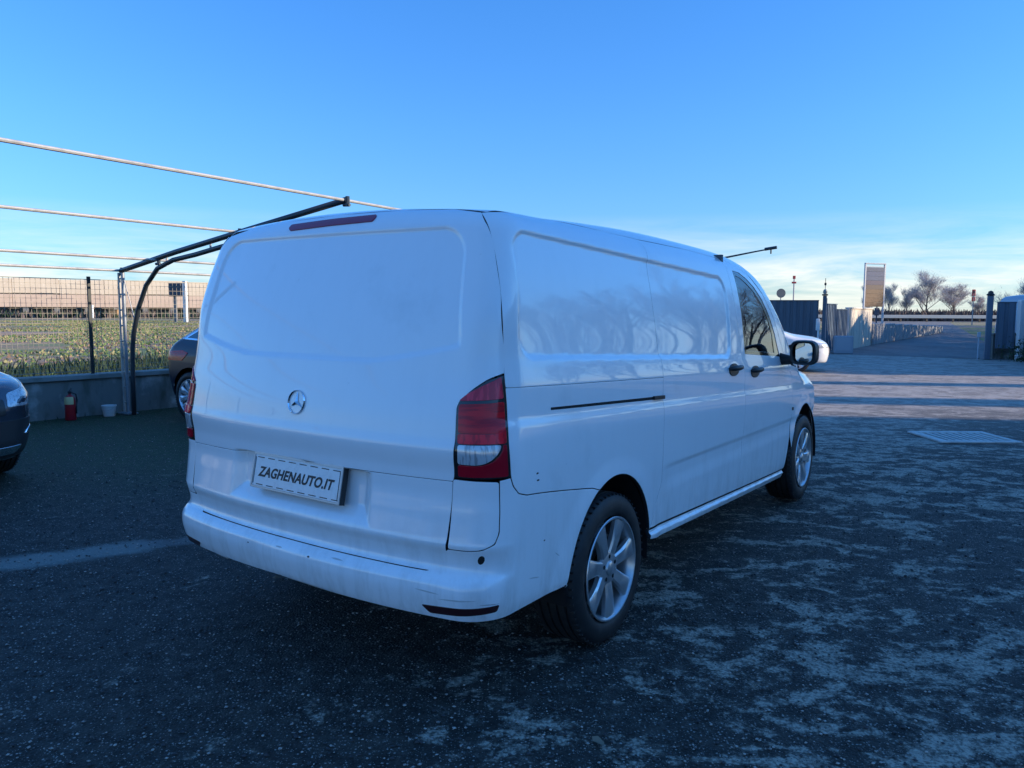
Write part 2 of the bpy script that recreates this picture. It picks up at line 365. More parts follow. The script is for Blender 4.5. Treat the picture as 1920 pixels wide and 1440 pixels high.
def F_van(p):
    x, y = p[...,0], p[...,1]; z = p[...,2]-.016*y; Y = np.abs(y)
    zs = z+.042*(x-.3)*sm(.2, .5, z)
    w = WZ(zs)-.035*np.clip((.7-x)/.7, 0, 1)**2*sm(.8, 1.2, z)*sm(1.5, 1.25, z)-.11*np.clip((x-3.5)/1.6, 0, 2)**2
    a = Y-w
    b = XR(z)+(.085-.025*sm(1.2, 1.5, z))*(Y/.9)**2.4-x
    c = z-(ZT(x)-(.055-.02*sm(.8, .3, x))*(Y/.75)**2*sm(4.6, 3.2, x)-.10*(Y/.9)**3*sm(3.3, 4.4, x))
    d = x-(XF(z)-.30*(Y/.9)**2.6)
    # blanked side window
    zz = z+.046*(x-.3); q = rbox(x-.10*np.clip(z-1.3, 0, 1), zz, 1.43, 1.545, 1.11, .235, .09)
    a = a+.011*sm(.010, -.016, q)
    for cx in (1.01, 4.21):
        rr = np.sqrt((x-cx)**2+(z-.335)**2); a = a-.008*sm(.52, .42, rr)
    # sill moulding under the doors
    a = a-.016*sm(.4700, .4560, z+.042*(x-.3))*sm(1.30, 1.36, x)*sm(3.95, 3.85, x)
    # crease along the lower doors
    a = a+.006*sm(.73, .70, z+.01*(x-1.5))*sm(.58, .66, z)*sm(1.45, 1.7, x)
    # blanked rear window
    q = rbox(Y+.13*np.clip(z-1.3, 0, 1), z, 0, 1.535, .775, .252, .11)
    q = np.maximum(q, -(z-(1.262+.075*(Y/.7)**2)))
    b = b+.010*sm(.010, -.016, q)
    # plate recess with sloped cheeks and floor
    q = np.maximum(Y-.43, .662-z)
    b = b+.036*sm(.0, -.075, q)*sm(.871, .864, z)
    f = rint(a, b, .13-.02*sm(1.2, 1.6, z))
    f = rint(f, c, .07+.045*sm(.5, 1.5, x))
    f = rint(f, d, .12)
    zb = .365+.012*sm(.5, 0, Y)*sm(.8, .3, x)-.050*sm(1.0, 1.36, x)*sm(1.37, 1.36, x)+.0*x-.045*np.clip(x-1.36, 0, 3)
    return rint(f, zb-z, .014)
B = Body(F_van)

def basis(yaw, pit, rol):
    fw = np.array([math.cos(pit)*math.cos(yaw), math.cos(pit)*math.sin(yaw), math.sin(pit)]); rt = np.array([math.sin(yaw), -math.cos(yaw), 0]); up = np.cross(rt, fw)
    return np.c_[math.cos(rol)*rt+math.sin(rol)*up, -math.sin(rol)*rt+math.cos(rol)*up, fw]
# van frame: x forward, y left, z up, origin under the rear bumper
Rm = basis(math.pi/2, CAM_PITCH, CAM_ROLL) @ basis(.609248, -.0895837, -.014344).T
tv = np.array([0, 0, CAM_H])-Rm @ np.array([-1.965492, -2.487988, 1.450255])
van = empty('van', label='large white panel van parked in the middle of the yard, seen from its rear corner', cat='van')
van.matrix_world = Matrix(((*Rm[0], tv[0]), (*Rm[1], tv[1]), (*Rm[2], tv[2]), (0, 0, 0, 1)))
PT = M['paint']
def mir(loop): return [(-a, b) for a, b in loop]

# outlines (metres, van frame)
GAPR = [(.352,-.737,1.828),(.317,-.799,1.759),(.29,-.852,1.622),(.27,-.883,1.507),(.258,-.9,1.357),(.249,-.909,1.244)]
_g = np.array(GAPR)[::-1]; _fy, _fx = pch(_g[:,2], _g[:,1]), pch(_g[:,2], _g[:,0])
GAPR = [(float(_fx(z)), float(_fy(z)), float(z)) for z in np.linspace(1.828, 1.244, 22)]
lamp_up = [(-.909,1.244),(-.873,1.224),(-.828,1.187),(-.790,1.150),(-.779,1.125)]
SL = [(1.562,1.815),(1.545,1.77),(1.512,1.647),(1.508,1.492),(1.520,1.35),(1.524,1.235),(1.524,1.14),(1.513,.897),(1.508,.633),(1.425,.494),(1.375,.418)]
BG = [(2.70,1.785),(2.685,1.62),(2.695,1.40),(2.728,1.19),(2.752,1.07),(2.735,.874),(2.70,.611),(2.662,.378)]
def seam(x): return 1.193-.040*(x-.25)
for sg in (-1, 1):
    ws = (lambda lp: lp) if sg < 0 else mir
    sidec = side(sg)
    def Wp(pts): return ws(W(*pts))
    # quarter panel above and below the belt seam
    up = W(*GAPR)+W((.2475,-.915,seam(.2475)))
    up += W((.6,-.95,seam(.6)),(1.0,-.95,seam(1.0)),(1.524,-.95,seam(1.524)))
    up += [(wrap_s(x, -.9), z) for x, z in SL[:6][::-1]]
    up += [(wrap_s(1.2,-.9),1.828),(wrap_s(.8,-.9),1.838),(wrap_s(.5,-.9),1.838)]
    B.panel('quarter_panel', wrap(), ws(up), PT, van, h=.009 if sg < 0 else .03, r=.006, gap=.0022)
    lo = W((.2475,-.915,seam(.2475)),(.245,-.923,1.132),(.231,-.940,1.0),(.233,-.948,.879),(.243,-.952,.845),(.267,-.958,.816),(.315,-.96,.801),(.577,-.96,.768),(.80,-.96,.735))
    lo += [(wrap_s(x, -.96), z) for x, z in arc(1.01,.335,.378,.418,114,12)]
    lo += [(wrap_s(x, -.96), z) for x, z in SL[6:10][::-1]]+W((1.524,-.95,seam(1.524)),(1.0,-.95,seam(1.0)),(.6,-.95,seam(.6)))
    B.panel('lower_side_panel', wrap(), ws(lo), PT, van, h=.009 if sg < 0 else .03, r=.006, gap=.0020)
    # tail lamp housing and lenses
    out_edge = [(.2475,-.912,1.238),(.245,-.923,1.132),(.231,-.940,1.0),(.233,-.948,.879)]
    lamp = W(*out_edge)+W((.162,-.895,.876),(.121,-.781,.877),(.121,-.787,1.005),(.141,-.778,1.125))
    lamp += [(wrap_s(.147,-.787),1.150),(wrap_s(.167,-.828),1.187),(wrap_s(.203,-.873),1.222)]
    L = B.panel('tail_light', wrap(), ws(lamp), M['gloss_black'], van, h=.02, r=.004, off=.001, gap=.002)
    i0, i1 = wrap_s(.121,-.783), wrap_s(.239,-.944)     # inner and outer edge in s
    def lens(nm, pts, mt, o): B.panel(nm, wrap(), ws(pts), mt, L, h=.012, r=.008, off=o, gap=.001, depth=.0)
    lens('lamp_lens', [(i0-.012,1.148),(i0-.035,1.172),(i0-.075,1.200),(i0-.115,1.222),(wrap_s(.2475,-.911)+.010,1.232),(wrap_s(.246,-.922)+.010,1.156),(i0-.10,1.152)], M['red_dim'], .006)
    lens('lamp_lens', [(i0-.012,1.136),(i0-.10,1.140),(wrap_s(.245,-.923)+.009,1.145),(wrap_s(.231,-.940)+.009,1.036),(i0-.012,1.036)], M['red_lens'], .006)
    lens('lamp_lens', [(i0-.012,1.034),(i0-.11,1.034),(wrap_s(.231,-.940)+.009,1.050),(wrap_s(.231,-.940)+.009,1.0),(i0-.012,1.0)], M['red_bright'], .010)
    lens('reversing_lens', [(i0-.012,.996),(i1+.028,.996),(i1+.034,.970),(i1+.058,.940),(i1+.085,.928),(i0-.012,.930)], M['clear_lens'], .007)
    lens('lamp_lens', [(i0-.012,.926),(i1+.083,.924),(i1+.052,.936),(i1+.028,.966),(i1+.022,.996),(wrap_s(.231,-.940)+.008,.996),(wrap_s(.233,-.948)+.009,.884),(i0-.012,.884)], M['red_deep'], .006)
    # corner cover under the lamp
    cov = W((.121,-.776,.871),(.162,-.895,.868),(.192,-.925,.865),(.192,-.926,.76),(.187,-.926,.685),(.174,-.916,.648),(.141,-.882,.628),(.112,-.822,.624),(.104,-.765,.624))+W((.110,-.7705,.70),(.115,-.772,.756))
    B.panel('corner_cover', wrap(), ws(cov), PT, van, h=.012 if sg < 0 else .03, r=.008, gap=.0016)
    # sliding door / blank side, front door, wing
    sd_ = SL[:-1]+[(1.384,.4260)]+[(2.662,.3722)]+BG[:-1][::-1]+[(2.2,1.808)]
    B.panel('sliding_door' if sg < 0 else 'side_panel', sidec, sd_, PT, van, h=.010 if sg < 0 else .03, r=.006, gap=.0030)
    fd = BG[:-1]+[(2.662,.3722),(3.69,.3290),(3.70,.335),(3.76,.55),(3.81,.75),(3.80,1.0),(3.66,1.13),(3.56,1.28),(3.45,1.435),(3.30,1.58),(3.1,1.695),(2.9,1.763)]
    hole = [(2.79,1.716),(2.79,1.45),(2.79,1.200),(3.53,1.150),(3.46,1.30),(3.37,1.435),(3.26,1.545),(3.14,1.622),(3.02,1.675),(2.91,1.708)]
    fdo = B.panel('front_door', sidec, fd, PT, van, h=.014 if sg < 0 else .03, r=.006, gap=.0028, holes=[hole])
    B.panel('window_seal', sidec, hole, M['gloss_black'], fdo, h=.02, r=.01, off=-.003, gap=0, depth=.004,
            holes=[[(2.82,1.690),(2.82,1.45),(2.82,1.222),(3.42,1.178),(3.40,1.30),(3.335,1.415),(3.24,1.515),(3.125,1.595),(3.0,1.648),(2.90,1.680)]])
    B.panel('window_pane', sidec, [(2.81,1.70),(2.81,1.45),(2.81,1.212),(3.43,1.168),(3.41,1.30),(3.345,1.42),(3.25,1.525),(3.13,1.605),(3.0,1.66),(2.90,1.690)], M['glass'], fdo, h=.03, r=.01, off=-.006, gap=0, depth=.0)
    B.panel('sill', sidec, [(1.376,.4185),(1.366,.378),(1.45,.364),(3.69,.263),(3.69,.3205)], PT, van, h=.007, r=.003)
    fen = [(3.66,1.13),(3.80,1.0),(3.81,.75),(3.775,.55)]+arc(4.21,.335,.415,.418,162,18)+[(4.66,.46),(4.66,.72),(4.72,.90),(4.60,.965),(4.30,1.005),(4.0,1.045),(3.8,1.075)]
    B.panel('front_wing', sidec, fen, PT, van, h=.025, r=.005)
    # door handles: shallow dark bowl, black grip
    for hx in (2.545, 2.945):
        if sg > 0 and hx < 2.7: continue
        hz = 1.117-.036*(hx-2.545)/.4-.0
        hd = B.panel('door_handle', sidec, [(hx+.082*math.cos(t), hz+.036*math.sin(t)) for t in np.linspace(0, 2*math.pi, 20, endpoint=False)], M['black_plastic'], van if hx < 2.7 else fdo, h=.012, r=0, off=.006, gap=0, depth=.006)
        g = MB(); yy = sg*.965
        g.tube([(hx-.088,yy-sg*.01,hz+.010),(hx-.06,yy+sg*.010,hz+.012),(hx,yy+sg*.016,hz+.012),(hx+.06,yy+sg*.010,hz+.012),(hx+.088,yy-sg*.01,hz+.010)], [.010,.015,.016,.015,.010], 10)
        g.obj('handle_grip', M['black_plastic'], hd, smooth=True)
    # sliding rail slot
    if sg < 0:
        B.panel('door_rail', sidec, [(.496,1.099),(1.518,1.052),(1.518,1.040),(.496,1.091)], M['dark_gap'], van, h=.03, r=.002, off=.0012, gap=0, depth=.0)
        g = MB(); g.bar((1.40,-.959,1.0535),(1.517,-.9595,1.048),.010,.017); g.obj('rail_bracket', M['black_plastic'], van)
        B.panel('side_indicator', sidec, [(3.80,.765),(3.845,.763),(3.845,.742),(3.80,.744)], M['black_plastic'], van, h=.02, r=.008, off=.003, gap=0, depth=.003)
    # wheel-arch liners
    for wx, rx in ((1.01,.378),(4.21,.415)):
        g = MB(); P0 = arc(wx,.335,rx+.004,.421,-8,188,26); n0 = len(P0)
        ya, yb = sg*.935, sg*.56
        g.add([(p[0],ya,p[1]) for p in P0]+[(p[0],yb,p[1]) for p in P0], [(i,i+1,i+1+n0,i+n0) for i in range(n0-1)])
        g.add([(p[0],yb,p[1]) for p in P0], [tuple(range(n0))])
        g.obj('wheel_arch_liner', M['dark_gap'], van, smooth=30, fix=False)
    # headlights and front lamps (away from the camera)
    hp = [(x*(1 if sg > 0 else -1), z) for x, z in [(.56,.74),(.60,.86),(.80,.92),(wrap_s(4.66,.9,4.2,1)-.02,.90),(wrap_s(4.66,.9,4.2,1)-.02,.745),(.85,.70)]]
    B.panel('headlight', wrap(4.2, 1), hp, M['clear_lens'], van, h=.03, r=.02, off=.0)

# tailgate, upper skin and lower skin
tg = [(0,1.872),(-.35,1.866),(-.60,1.852),]+[(p[1], p[2]) for p in GAPR]+lamp_up+[(-.7865,1.005),(-.781,.877),(-.776,.864)]
lowr = [(-.60,.8655),(-.3,.868),(0,.8685)]
full = tg+lowr; tgl = full+[(-a, b+2*.016*-a*0) for a, b in full[1:-1][::-1]]
tgo = B.panel('tailgate', rear(), tgl, PT, van, h=.0085, r=.006, gap=.0018)
lw = [(0,.8685),(-.3,.868),(-.60,.8655),(-.776,.864),(-.772,.756),(-.766,.66),(-.758,.605),(-.738,.560),(-.69,.5345),(-.60,.5354),(-.457,.5377),(-.185,.542),(0,.545)]
lwl = lw+[(-a, b+(.032*-a if b < .62 else 0)) for a, b in lw[1:-1][::-1]]
B.panel('tailgate_lower_skin', rear(), lwl, PT, tgo, h=.008, r=.004, gap=.0026)
# bumper
bt = [(0,.545),(-.185,.542),(-.457,.5377),(-.60,.5354),(-.69,.5345),(-.738,.560),(-.758,.605)]
bt = [(wrap_s(.05, y), z) for y, z in bt]+W((.104,-.765,.624),(.112,-.822,.624),(.141,-.882,.628),(.174,-.916,.648),(.187,-.926,.685),(.192,-.926,.76),(.192,-.925,.872),(.233,-.948,.8785),(.243,-.952,.845),(.267,-.958,.816),(.315,-.96,.801),(.577,-.96,.768),(.80,-.96,.735))
bt += [(wrap_s(x, -.96), z) for x, z in arc(1.01,.335,.378,.418,114,178)]
bt += W((.632,-.96,.3665))+[(-1.0,.366),(-.8,.366),(-.5,.370),(0,.378)]
bl = bt+[(-a, b+(.032*-a if .5 < b < .61 and a > -.9 else 0)) for a, b in bt[1:-1][::-1]]
bmp = B.panel('rear_bumper', wrap(), bl, PT, van, h=.015, r=.004, gap=.0045)
for sg in (-1, 1):
    rf = [(sg*a, b) for a, b in [(.642,.416),(.72,.421),(.845,.428),(.838,.404),(.72,.392),(.665,.388)]]
    B.panel('bumper_slot', wrap(), rf, mat('dark_red_reflector', (.035,.006,.008), .3, coat=.8) if sg < 0 else bpy.data.materials['dark_red_reflector'], bmp, h=.015, r=.006, off=.0015, gap=0, depth=.001)
B.panel('tow_plug', wrap(), [(wrap_s(.137,-.885)+.008*math.cos(t)-.002*math.sin(t), .590+.016*math.sin(t)) for t in np.linspace(0, 6.28, 12, endpoint=False)], M['dark_gap'], bmp, h=.01, r=0, off=.001, gap=0, depth=0)
for (cx_, cz_, rr_) in ((-.985,.868,.004),(-.988,.842,.0045),(-1.03,.60,.003),(-.13,.506,.004),(.25,.50,.003)):
    B.panel('paint_chip', wrap(), [(cx_+rr_*1.5*math.cos(t), cz_+rr_*math.sin(t)*(.6+.4*random.random())) for t in np.linspace(0, 6.28, 8, endpoint=False)], M['black_plastic'], bmp, h=.01, r=0, off=.0006, gap=0, depth=0)
scuffm = mat('scuffed_paint', (.50,.50,.49), .6)
for cx_, cz_, lx_, a_ in ((-.66,.470,.035,.10),(-.74,.452,.05,-.06),(-.98,.47,.03,.25),(-.82,.435,.025,.1),(.05,.515,.02,.0),(-.28,.520,.03,.02),(-1.12,.52,.02,.6)):
    pts = [(lx_*c, .0022*q) for c, q in ((-1,0),(-.4,.8),(.3,1),(1,.1),(.5,-.7),(-.3,-.9))]
    B.panel('scuff', wrap(), [(cx_+u*math.cos(a_)-v*math.sin(a_), cz_+u*math.sin(a_)+v*math.cos(a_)) for u, v in pts], scuffm, bmp, h=.01, r=0, off=.0004, gap=0, depth=0)
# high-level brake light
bk = [(y, z) for y, z in [(.252,1.818),(.268,1.830),(.262,1.845),(.0,1.851),(-.238,1.851),(-.245,1.838),(-.238,1.824),(0,1.823)]]
B.panel('high_brake_light', rear(), bk, M['brake_lens'], tgo, h=.02, r=.006, off=.005, gap=0, depth=.004)
# roof, pillars, windscreen, bonnet, nose
fanz = fan(.6)
def edge_t(sgn, pts):   # side-chart (x, z) -> fan chart
    q = side(sgn)(B, np.array(pts, float)); return [(p[0], math.atan2(p[1], p[2]-.6)) for p in q]
topR = [(.372,1.833),(.5,1.842),(.8,1.842),(1.2,1.832),(1.56,1.820),(2.2,1.812),(2.70,1.789),(2.9,1.767),(3.1,1.699)]
eR = edge_t(-1, topR); eL = edge_t(1, topR)
rt = rear()(B, np.array([(-.735,1.832),(-.60,1.856),(-.35,1.870),(0,1.876),(.35,1.870),(.60,1.856),(.735,1.832)]))
rr = [(p[0]-.003, math.atan2(p[1], p[2]-.6)) for p in rt]
B.panel('roof', fanz, eR+[(3.20,-.52),(3.235,-.3),(3.245,0),(3.235,.3),(3.20,.52)]+eL[::-1]+rr[::-1][1:-1], PT, van, h=.03, r=.004, depth=.03, gap=-.0022, off=-.0006)
for sg in (-1, 1):
    dE = edge_t(sg, [(3.1,1.699),(3.30,1.584),(3.45,1.439),(3.56,1.284),(3.66,1.134),(3.9,1.062),(4.15,1.028)])
    pil = dE+[(4.16,sg*1.00),(3.92,sg*.90),(3.6,sg*.68),(3.35,sg*.55),(3.20,sg*.515)]
    B.panel('windscreen_pillar', fanz, pil, PT, van, h=.03, r=.004)
B.panel('windscreen', fanz, [(3.245,0),(3.235,-.3),(3.20,-.51),(3.35,-.545),(3.6,-.672),(3.92,-.89),(4.16,-.99),(4.22,-.6),(4.25,0),(4.22,.6),(4.16,.99),(3.92,.89),(3.6,.672),(3.35,.545),(3.20,.51),(3.235,.3)], M['glass'], van, h=.04, r=.02, off=-.004, depth=.0)
B.panel('cowl', fanz, [(4.165,-1.0),(4.225,-.6),(4.255,0),(4.225,.6),(4.165,1.0),(4.30,1.04),(4.36,.6),(4.38,0),(4.36,-.6),(4.30,-1.04)], M['black_plastic'], van, h=.04, off=-.01)
hE = edge_t(-1, [(4.31,1.009),(4.60,.969),(4.72,.905)]); hL = edge_t(1, [(4.31,1.009),(4.60,.969),(4.72,.905)])
B.panel('bonnet', fanz, [(4.30,-1.045)]+hE+[(4.84,-.9),(4.93,-.5),(4.95,0),(4.93,.5),(4.84,.9)]+hL[::-1]+[(4.30,1.045),(4.365,.6),(4.385,0),(4.365,-.6)], PT, van, h=.03, r=.01)
B.panel('grille', wrap(4.2, 1), [(-.53,.62),(-.53,.90),(-.3,.92),(.3,.92),(.53,.90),(.53,.62)], M['black_plastic'], van, h=.04)
sb = wrap_s(4.66,.9,4.2,1)
B.panel('front_bumper', wrap(4.2, 1), [(-sb,.36),(-sb,.70),(-.85,.69),(-.56,.73),(-.54,.60),(.54,.60),(.56,.73),(.85,.69),(sb,.70),(sb,.36),(.8,.33),(0,.32),(-.8,.33)], PT, van, h=.04, r=.02)
# underbody, bulkhead, cargo shell, dashboard, seats
g = MB(); g.box((2.5,0,.345),(4.4,1.05,.03)); g.box((2.35,0,.37),(1.9,1.60,.02)); g.box((.33,0,.40),(.5,1.5,.02)); g.obj('underbody', M['dark_gap'], van)
g = MB(); g.box((2.70,0,1.10),(.03,1.62,1.42)); g.obj('bulkhead', mat('grey_bulkhead', (.12,.12,.12), .7), van)
g = MB(); g.box((3.72,0,.98),(.5,1.55,.30),bev=.06); g.box((3.62,0,.72),(.3,1.5,.3)); g.tube([(3.42+.19*math.sin(t)*.35, .40+.19*math.cos(t), 1.07+.19*math.sin(t)*.93) for t in np.linspace(0,6.28,25)], .014, 8); g.obj('dashboard', M['black_plastic'], van, smooth=40)
for sy in (-.42, .42):
    s_ = MB(); s_.box((3.02,sy,.72),(.5,.50,.18),bev=.05); o = s_.obj('seat', M['seat_fabric'], van, smooth=40)
    s_ = MB(); s_.box((2.83,sy,1.05),(.14,.47,.56),bev=.05); s_.obj('seat_back', M['seat_fabric'], o, smooth=40)
    s_ = MB(); s_.box((2.82,sy,1.43),(.09,.25,.17),bev=.04); s_.obj('headrest', M['seat_fabric'], o, smooth=40)
# mirrors
for sg in (-1, 1):
    g = MB(); n = 20
    def ring(x, hw, hh, cy, cz):
        pts = []
        for k in range(n):
            t = 2*math.pi*k/n; c_, s_ = math.cos(t), math.sin(t)
            pts.append((x, cy+hw*math.copysign(abs(c_)**.55, c_), cz+hh*math.copysign(abs(s_)**.55, s_)))
        return pts
    cy, cz = sg*1.100, 1.180
    rings_ = [ring(3.500,.070,.066,cy,cz), ring(3.496,.086,.080,cy,cz), ring(3.53,.094,.087,cy,cz), ring(3.58,.088,.082,cy,cz-.002), ring(3.62,.066,.063,cy,cz-.006), ring(3.640,.025,.025,cy,cz-.01)]
    for i, rg in enumerate(rings_):
        g.v += rg
        if i: g.f += [((i-1)*n+k, (i-1)*n+(k+1)%n, i*n+(k+1)%n, i*n+k) for k in range(n)]
    g.f.append(tuple((len(rings_)-1)*n+k for k in range(n)))
    mo = g.obj('door_mirror', M['black_plastic'], van, smooth=50)
    g = MB(); g.add([(3.503,p[1],p[2]) for p in ring(3.503,.056,.066,cy+sg*.006,cz)], [tuple(range(n))]); g.obj('mirror_glass', mat('mirror_silver', (.75,.80,.80), .02, 1) if sg < 0 else bpy.data.materials['mirror_silver'], mo)
    g = MB(); g.tube([(3.56,sg*.925,1.13),(3.57,sg*1.0,1.125),(3.57,sg*1.06,1.15)], [.045,.032,.035], 12); g.obj('mirror_arm', M['black_plastic'], mo, smooth=True)
# number plate
pl = empty('plate'); bpy.data.objects.remove(pl)
px, pz, ph_, pw_ = .0555, .800, .076, .268; tilt = math.atan(.033/.152)
def pp(u, v, w): # u right to left?, plate plane: u along -y (reads left to right), v up, w outwards (rear)
    ct, st = math.cos(tilt), math.sin(tilt)
    return (px+.022-.0+v*st-w*ct-.022, -.012-u, pz+v*ct+w*st+.0-.016*u)
def pbox(m_, u0, u1, v0, v1, w0, w1):
    pts = [pp(u, v, w) for w in (w0, w1) for u, v in ((u0,v0),(u1,v0),(u1,v1),(u0,v1))]
    m_.add(pts, [(0,3,2,1),(4,5,6,7),(0,1,5,4),(1,2,6,5),(2,3,7,6),(3,0,4,7)])
g = MB(); pbox(g, -.272, .272, -.073, .078, -.020, .004); plo = g.obj('number_plate_holder', M['black_plastic'], tgo)
g = MB(); silver = mat('plate_frame_silver', (.42,.43,.44), .35, .4)
for q in ((-.270,.270,.066,.076),(-.270,.270,-.0715,-.064),(-.270,-.262,-.064,.066),(.262,.270,-.064,.066)): pbox(g, *q, .004, .009)
g.obj('plate_frame', silver, plo)
g = MB(); pbox(g, -.2615, .2615, -.0635, .0655, .004, .006); plate = g.obj('number_plate', M['plate_white'], plo)
g = MB(); ln = .0085
for k in range(8):
    u = -.245+k*.0655; pbox(g, u, u+.042, .0535, .057, .0061, .0069); pbox(g, u+.01, u+.052, -.0585, -.055, .0061, .0069)
pbox(g, -.2575, -.2545, -.055, .055, .0061, .0069); pbox(g, .2535, .2565, -.055, .055, .0061, .0069)
tag(g.obj('border_line', M['ink'], plate), kind='stuff')
def text_mesh(body, size, shear, off, ext):
    cu = bpy.data.curves.new('t', 'FONT'); cu.body = body; cu.size = size; cu.shear = shear; cu.offset = off; cu.extrude = ext; cu.align_x = 'CENTER'; cu.align_y = 'CENTER'; cu.space_character = 1.06
    to = bpy.data.objects.new('t', cu); COL.objects.link(to); bpy.context.view_layer.update()
    me = bpy.data.meshes.new_from_object(to.evaluated_get(bpy.context.evaluated_depsgraph_get())); bpy.data.objects.remove(to); return me
tm = text_mesh('ZAGHENAUTO.IT', .066, .28, .0021, .0004)
cs = np.array([v.co[:] for v in tm.vertices]); wd = cs[:,0].max()-cs[:,0].min(); k = .462/wd; ky = .043/(cs[:,1].max()-cs[:,1].min()); c0 = (cs.max(0)+cs.min(0))/2
for v in tm.vertices:
    v.co = pp((v.co.x-c0[0])*k, (v.co.y-c0[1])*ky-.002, .0068+v.co.z)
tm.materials.append(M['ink']); tm.name = 'plate_lettering'; link('plate_lettering', tm, plate)
# star emblem
em = MB(); ey, ez, er = -.008, 1.104, .050
ec = rear()(B, np.array([[ey, ez]]))[0]; en = B.grad(ec[None])[0]; en = Vector(en); ec = Vector(ec)
ux = Vector((0,-1,0)); ux = (ux-en*ux.dot(en)).normalized(); uy = en.cross(ux); uy = uy if uy.z > 0 else -uy
E3 = lambda u, v, w: tuple(ec+ux*u+uy*v+en*w)
N_ = 40
for i in range(N_):
    for (r_, w_) in ((er,.002),(er-.0025,.0085),(er-.006,.002)): em.v.append(E3(r_*math.cos(6.28319*i/N_), r_*math.sin(6.28319*i/N_), w_))
for i in range(N_):
    j = (i+1) % N_
    for a in range(3): b_ = (a+1) % 3; em.f.append((i*3+a, j*3+a, j*3+b_, i*3+b_))
tips = []
for kk in range(6):
    a_ = math.pi/2+kk*math.pi/3; r_ = er-.004 if kk % 2 == 0 else .0085
    tips.append(E3(r_*math.cos(a_), r_*math.sin(a_), .003))
em.add([E3(0,0,.012)]+tips, [(0,i+1,(i+1) % 6+1) for i in range(6)])
em.obj('star_badge', M['chrome'], tgo, smooth=False)

# wheels
def make_wheel(name_parent, R=.335, wid=.225, rim=.232, spokes=7, smat=None):
    """meshes of one wheel, axle along y, outer face towards -y at y=0"""
    tyre = MB(); w = wid
    prof = [(.02,rim-.004),(.006,rim+.004),(-.002,rim+.02),(-.004,rim+.045),(.002,R-.035),(.012,R-.014),(.028,R-.003)]
    for k_ in range(4):
        a = .045+k_*(w-.10)/3.0; prof += [(a-.006,R),(a-.005,R-.008),(a+.005,R-.008),(a+.006,R)]
    prof += [(w-.028,R-.003),(w-.012,R-.014),(w-.002,R-.035),(w+.004,rim+.045),(w,rim+.01),(w-.02,rim-.004)]
    tyre.lathe(prof, 64)
    for k_ in range(60):    # shoulder blocks
        a = 2*math.pi*k_/60
        for yy in (.022, w-.022):
            c_ = (math.cos(a)*(R-.008), yy, math.sin(a)*(R-.008))
            tyre.bar((c_[0], yy-.012, c_[2]), (c_[0], yy+.012, c_[2]), .010, .007)
    barrel = MB().lathe([(.000,rim-.001),(-.004,rim-.004),(-.004,rim-.010),(.004,rim-.014),(.012,rim-.020),(.05,rim-.026),(w-.03,rim-.03),(w-.01,rim-.004)], 64)
    sp = MB()
    for k_ in range(spokes):
        a = -math.pi/2+2*math.pi*k_/spokes; ca, sa = math.cos(a), math.sin(a)
        rs = [.038,.075,.12,.165,rim-.022,rim-.012]; hw = [.030,.029,.032,.038,.047,.058]; yo = [.018,.012,.006,.004,.003,.006]; th = [.03,.03,.028,.026,.024,.02]
        base = len(sp.v)
        for r_, h_, y_, t_ in zip(rs, hw, yo, th):
            for (q, yy) in ((-h_, y_+t_), (-h_, y_+.008), (-h_*.72, y_), (h_*.72, y_), (h_, y_+.008), (h_, y_+t_)):
                sp.v.append((r_*ca-q*sa, yy, r_*sa+q*ca))
        for i in range(len(rs)-1):
            for j in range(6):
                j2 = (j+1) % 6; sp.f.append((base+i*6+j, base+i*6+j2, base+i*6+6+j2, base+i*6+6+j))
    hub = MB().lathe([(.03,.078),(.016,.074),(.012,.060),(.012,.034),(.006,.031),(.003,.026),(.002,.0005)], 32)
    bolts = MB()
    for k_ in range(5):
        a = math.pi/2+2*math.pi*k_/5; bolts.lathe([(.0115,.010),(.0105,.0085),(.0085,.0005)], 10, c=(.053*math.cos(a), 0, .053*math.sin(a)))
    disc = MB().lathe([(.075,.06),(.065,.062),(.065,.150),(.095,.150),(.095,.06)], 40); disc.box((.10,.08,.06),(.06,.05,.12),bev=.01)
    back = MB().lathe([(.13,.205),(.13,.001)], 40)
    return [('tyre', tyre.mesh('tyre', M['rubber'], 40)), ('rim', barrel.mesh('rim', smat or M['alloy'], 40)), ('spokes', sp.mesh('spokes', smat or M['alloy'], 35)), ('hub', hub.mesh('hub', smat or M['alloy'], 30)),
            ('wheel_bolts', bolts.mesh('wheel_bolts', M['dark_gap'], 30)), ('brake_disc', disc.mesh('brake_disc', M['disc'], 30)), ('brake_backing', back.mesh('brake_backing', M['dark_gap']))]
wheel_parts = make_wheel('van')
def put_wheel(parts, parent, x, y, z, sg, rot=0, sc=1):
    r = bpy.data.objects.new('wheel', None); COL.objects.link(r); r.parent = parent; r.location = (x, y, z); r.rotation_euler = (0, rot, 0 if sg < 0 else math.pi); r.scale = (sc, sc, sc); r.empty_display_size = .1
    for nm, me in parts:
        o_ = link(nm, me, r)
        if nm == 'wheel_bolts': o_['kind'] = 'stuff'
for wx in (1.01, 4.21):
    for sg in (-1, 1): put_wheel(wheel_parts, van, wx, sg*.945, .335+(-.004 if sg < 0 else .010), sg, rot=0 if wx < 2 else .35)

